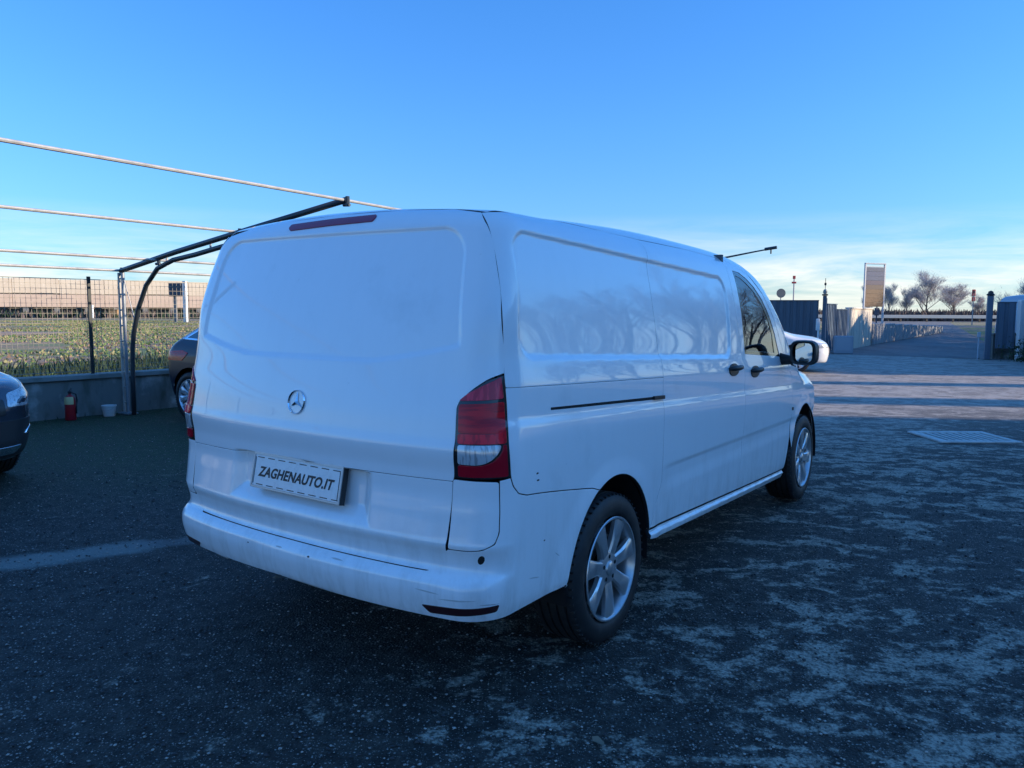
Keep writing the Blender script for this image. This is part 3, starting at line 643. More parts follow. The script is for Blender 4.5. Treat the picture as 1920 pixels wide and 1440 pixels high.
# ---------------------------------------------------------------- other cars
def make_F(L, prof_top, prof_w, hwmax, rear_p, front_p, gh, zbot=.24, rc=.20, bow=.16, rt_=.10):
    ZT2 = pch(*prof_top); WZ2 = pch(*prof_w); XR2 = pch(*rear_p); XF2 = pch(*front_p)
    def F(p):
        x, y, z = p[...,0], p[...,1], p[...,2]; Y = np.abs(y)
        a = Y-WZ2(z)+.10*np.clip((1.2-x)/1.2, 0, 1)**2*.6+.10*np.clip((x-(L-1.3))/1.3, 0, 1)**2
        b = XR2(z)+bow*(Y/.9)**2.5-x; d = x-(XF2(z)-bow*1.3*(Y/.9)**2.5)
        c = z-(ZT2(x)-.05*(Y/.7)**2)
        # shoulder groove and lower crease
        a = a+.010*sm(.03, .0, np.abs(z-(.47+.04*(x/L))))
        f = rint(a, b, rc); f = rint(f, d, rc); f = rint(f, c, rt_)
        return rint(f, zbot-z, .05)
    return F
def car(name, label, L, F, wb, wheels, paint, loc, rz, windows, parts_lower=None, extra=None, group=None, res=.022, WRad=.33, yw=.90):
    bd = Body(F); root = empty(name, loc, rz, label, 'car', group)
    ns = int(L/res); xs = L/2*(1-np.cos(np.linspace(0, math.pi, ns)))*.998+.001*L; nt = 110
    ts = np.linspace(-2.62, 2.62, nt)
    XX, TT = np.meshgrid(xs, ts, indexing='ij'); q = np.c_[XX.ravel(), TT.ravel()]
    P = fan(.42)(bd, q)
    for (wx) in wb:     # open the wheel arches, snapping the edge to a circle
        rr_ = np.hypot(P[:,0]-wx, P[:,2]-WRad); Ra = WRad+.055
        m_ = (np.abs(rr_-Ra) < .036) & (np.abs(P[:,1]) > .55); k_ = Ra/np.maximum(rr_, 1e-6)
        P[m_,0] = wx+(P[m_,0]-wx)*k_[m_]; P[m_,2] = WRad+(P[m_,2]-WRad)*k_[m_]
    faces = []
    dead = np.zeros(len(P), bool)
    for wx in wb: dead |= (np.hypot(P[:,0]-wx, P[:,2]-WRad) < WRad+.05) & (np.abs(P[:,1]) > .55)
    for i in range(ns-1):
        for j in range(nt-1):
            a = i*nt+j; f = (a, a+nt, a+nt+1, a+1)
            if not (dead[a] or dead[a+1] or dead[a+nt] or dead[a+nt+1]): faces.append(f)
    me = bpy.data.meshes.new('body'); me.from_pydata(P.tolist(), [], faces)
    for p in me.polygons: p.use_smooth = True
    N = bd.grad(P); me.normals_split_custom_set_from_vertices(N.tolist()); me.materials.append(paint)
    body = link('body', me, root)
    g = MB()
    for wx in wb:
        for sg in (-1, 1):
            P0 = arc(wx, WRad, WRad+.056, WRad+.056, -15, 195, 20); n0 = len(P0); ya, yb = sg*.80, sg*.5
            g.add([(p[0],ya,p[1]) for p in P0]+[(p[0],yb,p[1]) for p in P0], [(i,i+1,i+1+n0,i+n0) for i in range(n0-1)]); g.add([(p[0],yb,p[1]) for p in P0], [tuple(range(n0))])
    g.box((L/2,0,.27),(L*.8,1.0,.04)); g.obj('underbody', M['dark_gap'], root)
    for (nm, ch, lp, mt, off) in windows:
        bd.panel(nm, ch, lp, mt, root, h=.06, r=.02, off=off, gap=0, depth=0)
    for wx in wb:
        for sg in (-1, 1): put_wheel(wheels, root, wx, sg*yw, WRad, sg, rot=.2*wx, sc=WRad/.335)
    return root, bd

w2 = make_wheel('w2', rim=.24, spokes=10, smat=mat('bright_alloy', (.72,.72,.74), .25, .6))
navy = mat('dark_blue_paint', (.006,.012,.028), .3, .0, spec=.3, coat=.35, coat_r=.02)
silver_p = mat('slate_car_paint', (.045,.055,.075), .25, .4, coat=1, coat_r=.02)
white_p = mat('gloss_white_paint', (.80,.80,.79), .3, coat=1)
clad = mat('grey_black_cladding', (.02,.021,.023), .5)
wprof = ([.2,.35,.6,.85,.95,1.10,1.30,1.45,1.7], [.80,.88,.915,.905,.88,.80,.70,.62,.5])
# dark coupe-backed car under the carport frame
Fd = make_F(4.55, ([0,.15,.5,1.0,1.6,2.2,2.8,3.3,3.7,4.2,4.55],[.96,1.04,1.22,1.42,1.52,1.54,1.46,1.20,1.02,.92,.75]), wprof, .9,
            ([.2,.5,.8,1.0,1.2,1.6],[.12,.03,.0,.05,.35,.9]), ([.2,.5,.8,1.0],[4.48,4.55,4.50,4.2]), None)
gl = M['glass_dark']
dark_root, dark_b = car('parked_car', 'dark blue car with bright alloy wheels under the carport frame, behind the van', 4.55, Fd, (.74, 3.55), w2, navy, (-4.33, 11.08, 0), R_(-31),
    [('side_window', side(sg), [(.55,1.09),(.95,1.28),(1.45,1.40),(2.2,1.44),(2.6,1.38),(3.15,1.06),(2.2,1.04)], gl, .004) for sg in (-1,1)]+
    [('window_trim', side(sg), [(.47,1.075),(.93,1.305),(1.45,1.43),(1.45,1.412),(.97,1.285),(.57,1.09),(1.5,1.052),(1.5,1.035)], M['chrome'], .006) for sg in (-1,1)]+
    [('rear_window', fan(.42), [(.30,-.62),(1.0,-.50),(1.0,.50),(.30,.62)], gl, .004), ('windscreen', fan(.42), [(2.75,-.5),(3.35,-.75),(3.35,.75),(2.75,.5)], gl, .004)]+
    [('tail_light', wrap(.7,-1), [(sg*.55,.80),(sg*.55,.90),(sg*1.05,.93),(sg*1.18,.90),(sg*1.05,.80)], M['red_lens'], .006) for sg in (-1,1)])
# silver and black suv whose nose enters the frame
Fs = make_F(4.45, ([0,.2,.6,1.2,2.0,2.7,3.15,3.45,3.9,4.25,4.45],[1.1,1.35,1.55,1.62,1.63,1.50,1.20,1.05,.955,.87,.70]), wprof, .9,
            ([.2,.5,.8,1.2,1.6],[.12,.03,.0,.12,.5]), ([.2,.38,.55,.7,.85,1.0],[4.36,4.44,4.44,4.45,4.38,4.0]), None, bow=.22, rc=.26)
nose = wrap_s
suv_root, suv_b = car('parked_suv', 'dark slate car with a pale headlight, only its nose poking in before the low wall', 4.45, Fs, (.85, 3.52), w2, silver_p, (-8.10, 7.80, 0), R_(-29),
    [('side_window', side(sg), [(.5,1.12),(.7,1.42),(2.3,1.45),(2.95,1.12)], gl, .004) for sg in (-1,1)]+
    [('windscreen', fan(.42), [(2.60,-.5),(3.28,-.85),(3.28,.85),(2.60,.5)], gl, .004)]+
    [('headlight', wrap(3.6,1), [(sg*.50,.68),(sg*.53,.78),(sg*.95,.885),(sg*1.32,.89),(sg*1.26,.77),(sg*.85,.67)], M['clear_lens'], .006) for sg in (-1,1)]+
    [('lower_bumper', wrap(3.6,1), [(-1.35,.27),(-1.35,.44),(-.9,.56),(-.4,.57),(.4,.57),(.9,.56),(1.35,.44),(1.35,.27)], clad, .006),
     ('grille', wrap(3.6,1), [(-.48,.62),(-.48,.74),(.48,.74),(.48,.62)], M['black_plastic'], .008),
     ('skid_trim', wrap(3.6,1), [(-.55,.30),(-.60,.36),(.60,.36),(.55,.30)], M['chrome'], .010)]+
    [('fog_lamp_trim', wrap(3.6,1), [(sg*.62,.435),(sg*.66,.475),(sg*.98,.50),(sg*1.0,.46),(sg*.95,.45)], M['chrome'], .012) for sg in (-1,1)])
# white car beyond the van's door mirror
Fw = make_F(4.2, ([0,.2,.6,1.2,1.9,2.6,3.05,3.35,3.8,4.05,4.2],[1.0,1.25,1.42,1.48,1.47,1.30,1.04,.93,.86,.78,.62]), wprof, .9,
            ([.2,.5,.8,1.2,1.5],[.12,.03,.0,.10,.4]), ([.2,.5,.7,.9],[4.14,4.2,4.17,3.9]), None)
wr_root, wr_b = car('parked_car', 'white car with its bonnet showing past the black door mirror of the van', 4.2, Fw, (.8, 3.35), w2, white_p, (3.72, 20.05, 0), R_(-12),
    [('side_window', side(sg), [(.5,1.0),(.75,1.28),(2.15,1.32),(2.85,.98)], gl, .004) for sg in (-1,1)]+
    [('windscreen', fan(.42), [(2.45,-.5),(3.12,-.85),(3.12,.85),(2.45,.5)], gl, .004)]+
    [('headlight', wrap(3.4,1), [(sg*.50,.62),(sg*.55,.70),(sg*1.0,.76),(sg*1.12,.70),(sg*.8,.60)], M['clear_lens'], .006) for sg in (-1,1)]+
    [('grille', wrap(3.4,1), [(-.45,.40),(-.45,.62),(.45,.62),(.45,.40)], M['black_plastic'], .008)])
#NEXT
# ---------------------------------------------------------------- ground
def nodes_ground():
    m = bpy.data.materials.new('yard_asphalt'); m.use_nodes = True; t = m.node_tree; b = t.nodes['Principled BSDF']; L = t.links
    tc = t.nodes.new('ShaderNodeTexCoord').outputs['Object']
    def noise(sc, det=5, rough=.6, scale=None, rot=0, dist=0):
        n = t.nodes.new('ShaderNodeTexNoise'); n.inputs['Scale'].default_value = sc; n.inputs['Detail'].default_value = det; n.inputs['Roughness'].default_value = rough; n.inputs['Distortion'].default_value = dist
        if scale:
            mm = t.nodes.new('ShaderNodeMapping'); mm.inputs['Scale'].default_value = scale; mm.inputs['Rotation'].default_value = (0, 0, rot); L.new(tc, mm.inputs[0]); L.new(mm.outputs[0], n.inputs['Vector'])
        else: L.new(tc, n.inputs['Vector'])
        return n.outputs[0]
    def rng(v, a, c, lo=0, hi=1):
        r = t.nodes.new('ShaderNodeMapRange'); r.interpolation_type = 'SMOOTHSTEP'; r.inputs[1].default_value = a; r.inputs[2].default_value = c; r.inputs[3].default_value = lo; r.inputs[4].default_value = hi; L.new(v, r.inputs[0]); return r.outputs[0]
    def mth(op, a, c=None, cl=False):
        n = t.nodes.new('ShaderNodeMath'); n.operation = op; n.use_clamp = cl
        for i, q in enumerate((a, c)):
            if q is None: continue
            if isinstance(q, (int, float)): n.inputs[i].default_value = q
            else: L.new(q, n.inputs[i])
        return n.outputs[0]
    def mix(f, a, c):
        n = t.nodes.new('ShaderNodeMix'); n.data_type = 'RGBA'
        if isinstance(f, (int, float)): n.inputs[0].default_value = f
        else: L.new(f, n.inputs[0])
        for i, q in ((6, a), (7, c)):
            if isinstance(q, tuple): n.inputs[i].default_value = (*q, 1)
            else: L.new(q, n.inputs[i])
        return n.outputs[2]
    sp = t.nodes.new('ShaderNodeSeparateXYZ'); L.new(tc, sp.inputs[0]); X, Y = sp.outputs[0], sp.outputs[1]
    big = noise(.35, 4); med = noise(2.3, 12, .72, (1, 1.6, 1), .5, .7); fine = noise(60, 3, .7); mid = noise(9, 8, .75)
    col = mix(rng(mid, .35, .7), (.014,.014,.012), (.062,.056,.046))
    # worn streaky patches, denser on the open side of the yard
    side_ = rng(X, -2.4, 1.2, -.01, .135)
    worn = rng(mth('ADD', mth('ADD', med, mth('MULTIPLY', mth('SUBTRACT', mid, .5), .55)), mth('ADD', side_, mth('MULTIPLY', mth('SUBTRACT', big, .5), .35))), .62, .72)
    col = mix(mth('MULTIPLY', worn, mth('MULTIPLY', rng(fine, .36, .60, .25, 1), rng(mid, .36, .56, .40, 1))), col, (.42,.37,.29))
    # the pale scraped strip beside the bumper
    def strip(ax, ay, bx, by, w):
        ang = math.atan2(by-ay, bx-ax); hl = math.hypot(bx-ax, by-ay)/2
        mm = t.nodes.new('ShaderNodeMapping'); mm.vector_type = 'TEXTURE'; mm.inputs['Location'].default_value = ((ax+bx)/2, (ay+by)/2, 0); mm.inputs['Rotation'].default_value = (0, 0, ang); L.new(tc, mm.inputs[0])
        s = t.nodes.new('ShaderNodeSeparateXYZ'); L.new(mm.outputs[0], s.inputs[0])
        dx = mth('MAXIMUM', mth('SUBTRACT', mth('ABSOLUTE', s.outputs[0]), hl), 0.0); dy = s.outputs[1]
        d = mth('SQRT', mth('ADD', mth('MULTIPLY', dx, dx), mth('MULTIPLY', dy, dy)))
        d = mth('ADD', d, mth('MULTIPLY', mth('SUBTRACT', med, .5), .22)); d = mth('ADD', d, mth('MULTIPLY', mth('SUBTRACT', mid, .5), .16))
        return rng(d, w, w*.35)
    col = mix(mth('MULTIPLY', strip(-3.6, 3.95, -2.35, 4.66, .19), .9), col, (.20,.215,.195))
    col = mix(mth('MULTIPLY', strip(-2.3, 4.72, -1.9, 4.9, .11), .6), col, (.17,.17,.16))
    # moss by the low wall
    far_l = mth('MULTIPLY', rng(X, -1.0, -3.2), rng(mth('ADD', Y, mth('MULTIPLY', big, 2.2)), 6.0, 9.6))
    col = mix(mth('MULTIPLY', far_l, rng(mid, .35, .62, .35, 1)), col, (.020,.052,.014))
    # dusty pale gravel towards the gate
    fg = rng(mth('ADD', Y, mth('MULTIPLY', mth('SUBTRACT', big, .5), 4.0)), 7.0, 14.0)
    fg = mth('MULTIPLY', fg, rng(X, -3.5, 0.5))
    col = mix(mth('MULTIPLY', fg, rng(med, .38, .60, .45, 1)), col, mix(mid, (.27,.24,.21), (.56,.49,.42)))
    # light stones set in the surface
    for sc, th, c in ((75, .34, (.38,.36,.32)), (150, .36, (.30,.29,.26)), (34, .20, (.42,.39,.35))):
        v = t.nodes.new('ShaderNodeTexVoronoi'); v.inputs['Scale'].default_value = sc; L.new(tc, v.inputs['Vector'])
        s2 = t.nodes.new('ShaderNodeSeparateColor'); L.new(v.outputs['Color'], s2.inputs[0])
        k = mth('MULTIPLY', rng(v.outputs['Distance'], th, th*.6), rng(s2.outputs[0], .70, .82))
        col = mix(mth('MULTIPLY', k, .75), col, c)
    L.new(col, b.inputs['Base Color']); b.inputs['Roughness'].default_value = .78; b.inputs['Specular IOR Level'].default_value = .35
    v = t.nodes.new('ShaderNodeTexVoronoi'); v.inputs['Scale'].default_value = 85; L.new(tc, v.inputs['Vector'])
    h = mth('ADD', mth('MULTIPLY', v.outputs['Distance'], .55), mth('ADD', mth('MULTIPLY', fine, .35), mth('MULTIPLY', mid, .8)))
    bp = t.nodes.new('ShaderNodeBump'); bp.inputs['Strength'].default_value = .85; bp.inputs['Distance'].default_value = .012; L.new(h, bp.inputs['Height']); L.new(bp.outputs[0], b.inputs['Normal'])
    return m
M['yard'] = nodes_ground()
M['field'] = mat('field_soil_and_grass', (.16,.20,.07), .95, noise=[(.10,5,(.32,.19,.13),.45,.58,(1,2.6,1)),(.5,6,(.22,.22,.08),.50,.70),(.05,4,(.36,.24,.17),.52,.62,(1,3.5,1)),(5,5,(.12,.11,.06),.55,.8)], bump=(3,.6,.12))
M['gravel_road'] = mat('gravel_road', (.17,.165,.16), .9, noise=[(.5,5,(.11,.11,.11),.45,.65,(1,.35,1)),(3,6,(.25,.24,.23),.52,.75),(25,3,(.30,.29,.27),.6,.8)], bump=(20,.5,.03))
def sheet(name, pts, z, m, cuts=0):
    me = bpy.data.meshes.new(name); me.from_pydata([(x, y, z) for x, y in pts], [], [tuple(range(len(pts)))]); me.materials.append(m)
    return tag(link(name, me), kind='structure')
sheet('ground', [(-900,-500),(900,-500),(900,1400),(-900,1400)], -.012, M['field'])
wd_ = Vector((.620,.7846,0)); wn_ = Vector((-.7846,.620,0)); w0 = Vector((-5.42,11.05,0))
def wp(t, off=0, z=0): p = w0+wd_*t+wn_*off; return (p.x, p.y, z)
sheet('yard', [wp(-34)[:2], (40,-30), (40,22), (14.9,24.2), (11.0,27.8), (9.0,28.8), wp(20)[:2]], -.004, M['yard'])
sheet('road', [(9.6,28.4),(15.6,23.8),(66,117),(200,112),(200,122),(20,128),(20,121),(51,118)], .000, M['gravel_road'])
# loose stones
rng_ = np.random.default_rng(3)
def stones(name, n, mt, smin, smax, xr, dr, filt=None):
    V = []; F_ = []
    octv = np.array([(1,0,0),(-1,0,0),(0,1,0),(0,-1,0),(0,0,1),(0,0,-1)], float); octf = [(0,2,4),(2,1,4),(1,3,4),(3,0,4),(2,0,5),(1,2,5),(3,1,5),(0,3,5)]
    k = 0
    while k < n:
        D = dr[0]+(dr[1]-dr[0])*rng_.random()**1.3; X = (rng_.random()*2-1)*.72*D
        if X < xr[0] or X > xr[1]: continue
        if filt and not filt(X, D): continue
        s = smin+(smax-smin)*rng_.random()**3; a = rng_.random()*6.28
        v = octv*np.array([s, s*(.6+.4*rng_.random()), s*.5]); v = v*(.8+.4*rng_.random((6,1)))
        v = np.c_[v[:,0]*math.cos(a)-v[:,1]*math.sin(a), v[:,0]*math.sin(a)+v[:,1]*math.cos(a), v[:,2]]+[X, D, s*.12]
        b_ = len(V); V += v.tolist(); F_ += [tuple(q+b_ for q in f) for f in octf]; k += 1
    me = bpy.data.meshes.new(name); me.from_pydata(V, [], F_); me.materials.append(mt)
    for p in me.polygons: p.use_smooth = True
    return tag(link(name, me), kind='stuff')
tag(stones('loose_stones', 12000, mat('pale_stone', (.46,.43,.38), .8, noise=[(30,3,(.13,.125,.12),.4,.65)]), .0022, .0092, (-9,9), (1.7,9.0)), 'small pale stones scattered over the dark asphalt', 'stones')
tag(stones('dark_grit', 9000, mat('dark_stone', (.045,.047,.05), .8), .003, .012, (-9,9), (1.7,7.0)), 'dark grit lying loose on the asphalt', 'grit')
# a few fallen leaves and scraps
leafm = mat('dry_leaf', (.20,.16,.11), .8)
for i, (u, D) in enumerate([(.02,5.6),(.22,3.6),(-.31,4.1),(.33,2.9),(.46,6.2),(.12,2.5),(-.12,2.3),(.40,4.6),(-.42,7.2),(.50,4.0),(.28,5.6),(.56,7.6)]):
    g = MB(); s = .014+.008*(i % 3); a = i*1.7
    p = [(-1,0,.1),(-.3,.5,.35),(.6,.35,.1),(1.1,0,.3),(.5,-.4,.5),(-.4,-.45,.15)]
    g.add([(u*D+s*(x*math.cos(a)-y*math.sin(a)), D+s*(x*math.sin(a)+y*math.cos(a)), .004+s*z) for x, y, z in p], [(0,1,2,5),(2,3,4,5)])
    tag(g.obj('fallen_leaf', leafm), 'small dry leaf lying flat on the asphalt', 'leaf', 'dry leaves scattered on the asphalt')
# drain grate
conc = mat('concrete', (.26,.26,.245), .85, noise=[(3,5,(.17,.17,.155),.45,.7),(30,4,(.33,.33,.31),.55,.8)], bump=(40,.3,.004))
dg = empty('drain_grate', (5.30,8.98,.0), .0, 'pale concrete drain grate with slots, set into the yard', 'drain')
g = MB()
for c, d in (((0,-.34,.010),(.92,.08,.024)), ((0,.34,.010),(.92,.08,.024)), ((-.42,0,.010),(.06,.61,.024)), ((.42,0,.010),(.06,.61,.024))): g.box(c, d, bev=.006)
g.obj('frame', mat('pale_concrete', (.55,.54,.50), .8, noise=[(8,4,(.36,.36,.34),.45,.7)]), dg); g = MB(); g.box((0,0,-.0005),(.80,.62,.003)); g.obj('pit', M['dark_gap'], dg)
sm_ = MB().box((0,0,.006),(.040,.612,.012), bev=.003).mesh('slot_bar', bpy.data.materials['pale_concrete'])
for k in range(9):
    o = link('slot_bar', sm_, dg); o.location = (-.336+k*.084, 0, 0)

# ---------------------------------------------------------------- low wall, mesh fence, field
wallm = mat('weathered_wall', (.17,.175,.16), .9, noise=[(1.4,6,(.40,.405,.38),.50,.62),(4,6,(.08,.09,.07),.52,.72,(1,1,.35)),(.8,4,(.06,.075,.045),.56,.7,(1,1,.5))], bump=(18,.4,.01))
ang = math.atan2(wd_.y, wd_.x)
lw_ = empty('low_wall', wp(0), ang, 'low weathered concrete wall with a flat coping under the mesh fence', 'wall')
g = MB(); g.box((-7,.10,.245),(46,.20,.51)); g.obj('wall', wallm, lw_)
g = MB()
for k in range(16): g.box((-29+k*3.0,.09,.535),(2.985,.27,.065), bev=.008)
cp_ = None
cpm = MB().box((0,0,0),(2.985,.27,.065), bev=.008).mesh('coping_slab', mat('coping_concrete', (.24,.25,.235), .85, noise=[(3,5,(.14,.15,.13),.45,.7)], bump=(30,.3,.006)))
for k in range(15): o = link('coping_slab', cpm, lw_); o.location = (-27.5+k*3.0,.09,.535)
steel_dark = mat('dark_green_steel', (.022,.028,.028), .5, .3)
wirem = mat('galvanised_wire', (.30,.27,.21), .6, .2, noise=[(8,3,(.16,.15,.12),.45,.7)])
fe = empty('mesh_fence', wp(0), ang, 'grid mesh fence with slim dark posts standing on the low wall', 'fence')
pm = MB().box((0,0,0),(.045,.03,1.34), bev=.004).mesh('post', steel_dark)
for k in range(-11, 8): o = link('post', pm, fe); o.location = (-.53+k*2.0,.10,1.235)
g = MB()
for k in range(-150, 190): x = -2+k*.062; g.add([(x-.002,.098,.60),(x+.002,.098,.60),(x+.002,.098,1.862),(x-.002,.098,1.862),(x-.002,.102,.60),(x+.002,.102,.60),(x+.002,.102,1.862),(x-.002,.102,1.862)], [(0,1,5,4),(1,2,6,5),(2,3,7,6),(3,0,4,7),(0,3,2,1),(4,5,6,7)])
x0, x1 = -2-150*.062, -2+189*.062
for k in range(20): z = .61+k*.066; g.box(((x0+x1)/2,.106,z),(x1-x0,.004,.004 if k % 19 else .010))
tag(g.obj('wire_mesh', wirem, fe, fix=False), kind='stuff')

def blades(name, n, xr, yr, hmin, hmax, mts, cond=None, lean=.5, w=.02, seed=1):
    r = np.random.default_rng(seed); X = r.uniform(*xr, n*2); Y = r.uniform(*yr, n*2)
    if cond: k = cond(X, Y); X, Y = X[k][:n], Y[k][:n]
    else: X, Y = X[:n], Y[:n]
    n = len(X); h = r.uniform(hmin, hmax, n)*(.5+.5*r.random(n)); a = r.uniform(0, 6.28, n); ln = lean*h*r.random(n); b_ = r.uniform(0, 6.28, n); ww = w*(.5+r.random(n))
    p0 = np.c_[X-ww*np.cos(a), Y-ww*np.sin(a), np.zeros(n)-.02]; p1 = np.c_[X+ww*np.cos(a), Y+ww*np.sin(a), np.zeros(n)-.02]; p2 = np.c_[X+ln*np.cos(b_), Y+ln*np.sin(b_), h]
    V = np.concatenate([p0, p1, p2]); me = bpy.data.meshes.new(name)
    F_ = np.c_[np.arange(n), np.arange(n)+n, np.arange(n)+2*n]; me.from_pydata(V.tolist(), [], F_.tolist())
    for q in mts: me.materials.append(q)
    me.polygons.foreach_set('material_index', r.integers(0, len(mts), n).astype(np.int32)); me.update()
    return tag(link(name, me), kind='stuff')
gm = [mat('grass_green', (.12,.19,.05), .8), mat('grass_pale', (.30,.27,.13), .8), mat('grass_brown', (.27,.17,.11), .8)]
gd = [mat('plant_green', (.025,.055,.022), .8), mat('plant_dark', (.015,.032,.018), .8)]
def behind(X, Y, off=.5): return ((X-w0.x)*wn_.x+(Y-w0.y)*wn_.y) > off
tag(blades('field_grass', 42000, (-62,-2), (16,95), .03,.12, gm[:1]+gm[:2]+gm, lambda X, Y: behind(X, Y, 5) & (X < -.30*Y) & ((np.sin(X*.21+Y*.13)+np.sin(Y*.33-X*.08)+np.sin(X*.7)*.5) > -.4), 1.2, .06, 2), 'rough green and brown grass over the field', 'grass')
tag(blades('shade_plants', 15000, (-22,0), (8,24), .10,.42, gd, lambda X, Y: behind(X, Y, .5) & ~behind(X, Y, 8.0+1.6*np.sin(X*1.1)+1.2*np.sin(X*.5+1)), .9, .035, 4), 'dark low plants added in place of shade close behind the low wall', 'shade_planting')  # dark plants added for the shadow that should lie on the field here
tag(blades('weeds', 2600, (-14,4), (3,22), .02,.09, gd, lambda X, Y: behind(X, Y, -.30) & ~behind(X, Y, -.01), .7, .012, 5), 'short weeds along the foot of the low wall', 'weeds')
tag(blades('verge_weeds', 3000, (11,60), (28,110), .10,.45, gm[:2]+gd, lambda X, Y: np.abs(X-(10.4+(Y-28)*.455)) < .8+.02*(Y-28), .8, .05, 6), 'ragged weeds along the near edge of the road', 'weeds')
# ---- far viaduct wall of tan panels
tanm = mat('tan_concrete_panel', (.62,.53,.41), .85, noise=[(.3,4,(.52,.43,.33),.4,.7),(1.2,4,(.68,.60,.49),.55,.8)])
tan2 = mat('pinkish_concrete_panel', (.54,.42,.33), .85, noise=[(.3,4,(.45,.34,.27),.4,.7)])
va = Vector((-118,128,0)); vb = Vector((-12,186,0)); vd = (vb-va).normalized(); vang = math.atan2(vd.y, vd.x)
vw = empty('viaduct', va, vang, 'long tan concrete viaduct wall beyond the field, with two rows of panels', 'viaduct')
pa = MB().box((0,0,0),(7.46,.25,2.75), bev=.05).mesh('wall_panel', tanm); pb = MB().box((0,0,0),(7.46,.25,2.35), bev=.05).mesh('wall_panel_low', tan2)
for k in range(20):
    o = link('wall_panel', pa, vw); o.location = (3.75+k*7.5, 0, 5.55+.1*math.sin(k*2.1)); o = link('wall_panel', pb, vw); o.location = (3.75+k*7.5,-.12,2.85)
g = MB(); g.box((75,.3,4.2),(150,.3,5.2)); g.obj('deck', mat('viaduct_core', (.12,.11,.10), .9), vw)
pm_ = MB().box((0,0,0),(.9,.8,1.7)).mesh('pier', mat('pier_grey', (.16,.16,.16), .9))
for k in range(30): o = link('pier', pm_, vw); o.location = (2+k*5.0, .4, .85)
g = MB(); g.box((75,2.2,.8),(150,.3,1.6)); g.obj('shade_backing', mat('viaduct_shade', (.06,.065,.07), .9), vw)  # dark sheet paints the shade seen between the piers under the deck
# roadside post with board, small orange box
wpst = mat('white_paint', (.72,.72,.70), .6); bluegrey = mat('slate_blue_board', (.03,.05,.08), .5)
sg_ = empty('signpost', (-36.2,85,0), -.25, 'tall white post holding a dark board over the field edge', 'sign')
g = MB(); g.box((.45,0,2.25),(.42,.3,4.5), bev=.03); g.obj('post', wpst, sg_); g = MB(); g.box((-.75,0,3.55),(1.7,.12,1.45), bev=.02); g.obj('board', bluegrey, sg_); g = MB(); g.box((-1.0,.25,1.6),(.3,.2,3.2)); g.obj('rear_post', mat('grey_post', (.2,.2,.2), .7), sg_)
sg_ = empty('marker_post', (-64,118,0), 0, 'short white marker post at the far edge of the field', 'post'); g = MB(); g.box((0,0,1.0),(.5,.3,2.0), bev=.05); g.obj('post', wpst, sg_)
g = MB(); g.box((0,0,.62),(1.45,1.2,1.25), bev=.06); g.box((0,0,1.28),(1.55,1.3,.08), bev=.02)
o = tag(g.obj('straw_box', mat('straw_orange', (.50,.30,.13), .85, noise=[(3,4,(.36,.20,.09),.4,.7)])), 'straw orange block standing on the grass before the viaduct', 'box'); o.location = (-61.5,120,0)

# ---------------------------------------------------------------- carport frames
galv = mat('galvanised_tube', (.46,.45,.41), .45, .35, noise=[(6,4,(.32,.31,.29),.45,.7)])
dsteel = mat('dark_steel_tube', (.055,.07,.08), .4, .5)
zinc = mat('zinc_post', (.30,.33,.35), .45, .4, noise=[(5,4,(.18,.20,.22),.45,.7)])
ca = Vector((-5.405,10.75,0)); ce = Vector((.857,-.515,0)); cdir = Vector((.515,.857,0))
def cpt(t, z, s=0): p = ca+ce*t+cdir*s; return (p.x, p.y, z)
cf = empty('carport_frame', (0,0,0), 0, 'open carport frame of steel tubes with long bare purlins, by the low wall', 'carport')
BE = [(0,1.985),(.25,2.03),(1.2,2.20),(2.6,2.42),(4.2,2.665)]
g = MB(); g.tube([cpt(t, z) for t, z in BE], .034, 10); g.obj('beam', dsteel, cf, smooth=True)
for t, r_ in ((-.045,.020),(.045,.024)):
    g = MB(); g.tube([cpt(t,-.02), cpt(t,1.96)], r_, 10); g.obj('post', zinc if t > 0 else galv, cf, smooth=40)
for k in range(9): g = MB(); g.tube([cpt(-.045,.16+k*.215), cpt(.045,.16+k*.215)], .012, 8); g.obj('rung', galv, cf, smooth=40)
g = MB(); g.box(cpt(.03,.011),(.24,.16,.022), rz=-.54, bev=.004); g.obj('base_plate', zinc, cf)
g = MB(); g.tube([cpt(t, z) for t, z in ((.17,-.02),(.175,.5),(.195,.92),(.24,1.14),(.36,1.46),(.56,1.78),(.82,2.00),(1.15,2.10),(1.6,2.155),(2.4,2.28),(3.2,2.44))], .031, 10); g.obj('curved_brace', dsteel, cf, smooth=True)
g = MB(); g.tube([cpt(.17,-.02),cpt(.175,.5),cpt(.195,.95)], .029, 10); g.obj('brace_foot', zinc, cf, smooth=True)
for t, z in ((1.02,2.11),(1.9,2.26)): g = MB(); g.tube([cpt(t,z-.08), cpt(t,z+.08)], .014, 8); g.obj('spacer', galv, cf, smooth=40)
g = MB(); g.tube([cpt(.045,1.93), cpt(.30,1.25)], .007, 6); g.obj('stay_wire', galv, cf)
for t, z in ((4.17,2.655),(2.42,2.395),(.82,2.105),(0,1.985)):
    g = MB(); g.tube([cpt(t, z+.005, -9.5), cpt(t, z+.0, -4), cpt(t, z+.005, 0), cpt(t, z, 3.6)], .017, 8); g.obj('purlin', galv, cf, smooth=40)
    g = MB(); c = cpt(t+.02, z); g.tube([cpt(t+.03, z-.06), cpt(t+.03, z+.045)], .024, 8); g.tube([cpt(t-.03, z-.045), cpt(t+.06, z-.05)], .018, 8); g.obj('clamp', dsteel, cf, smooth=40)
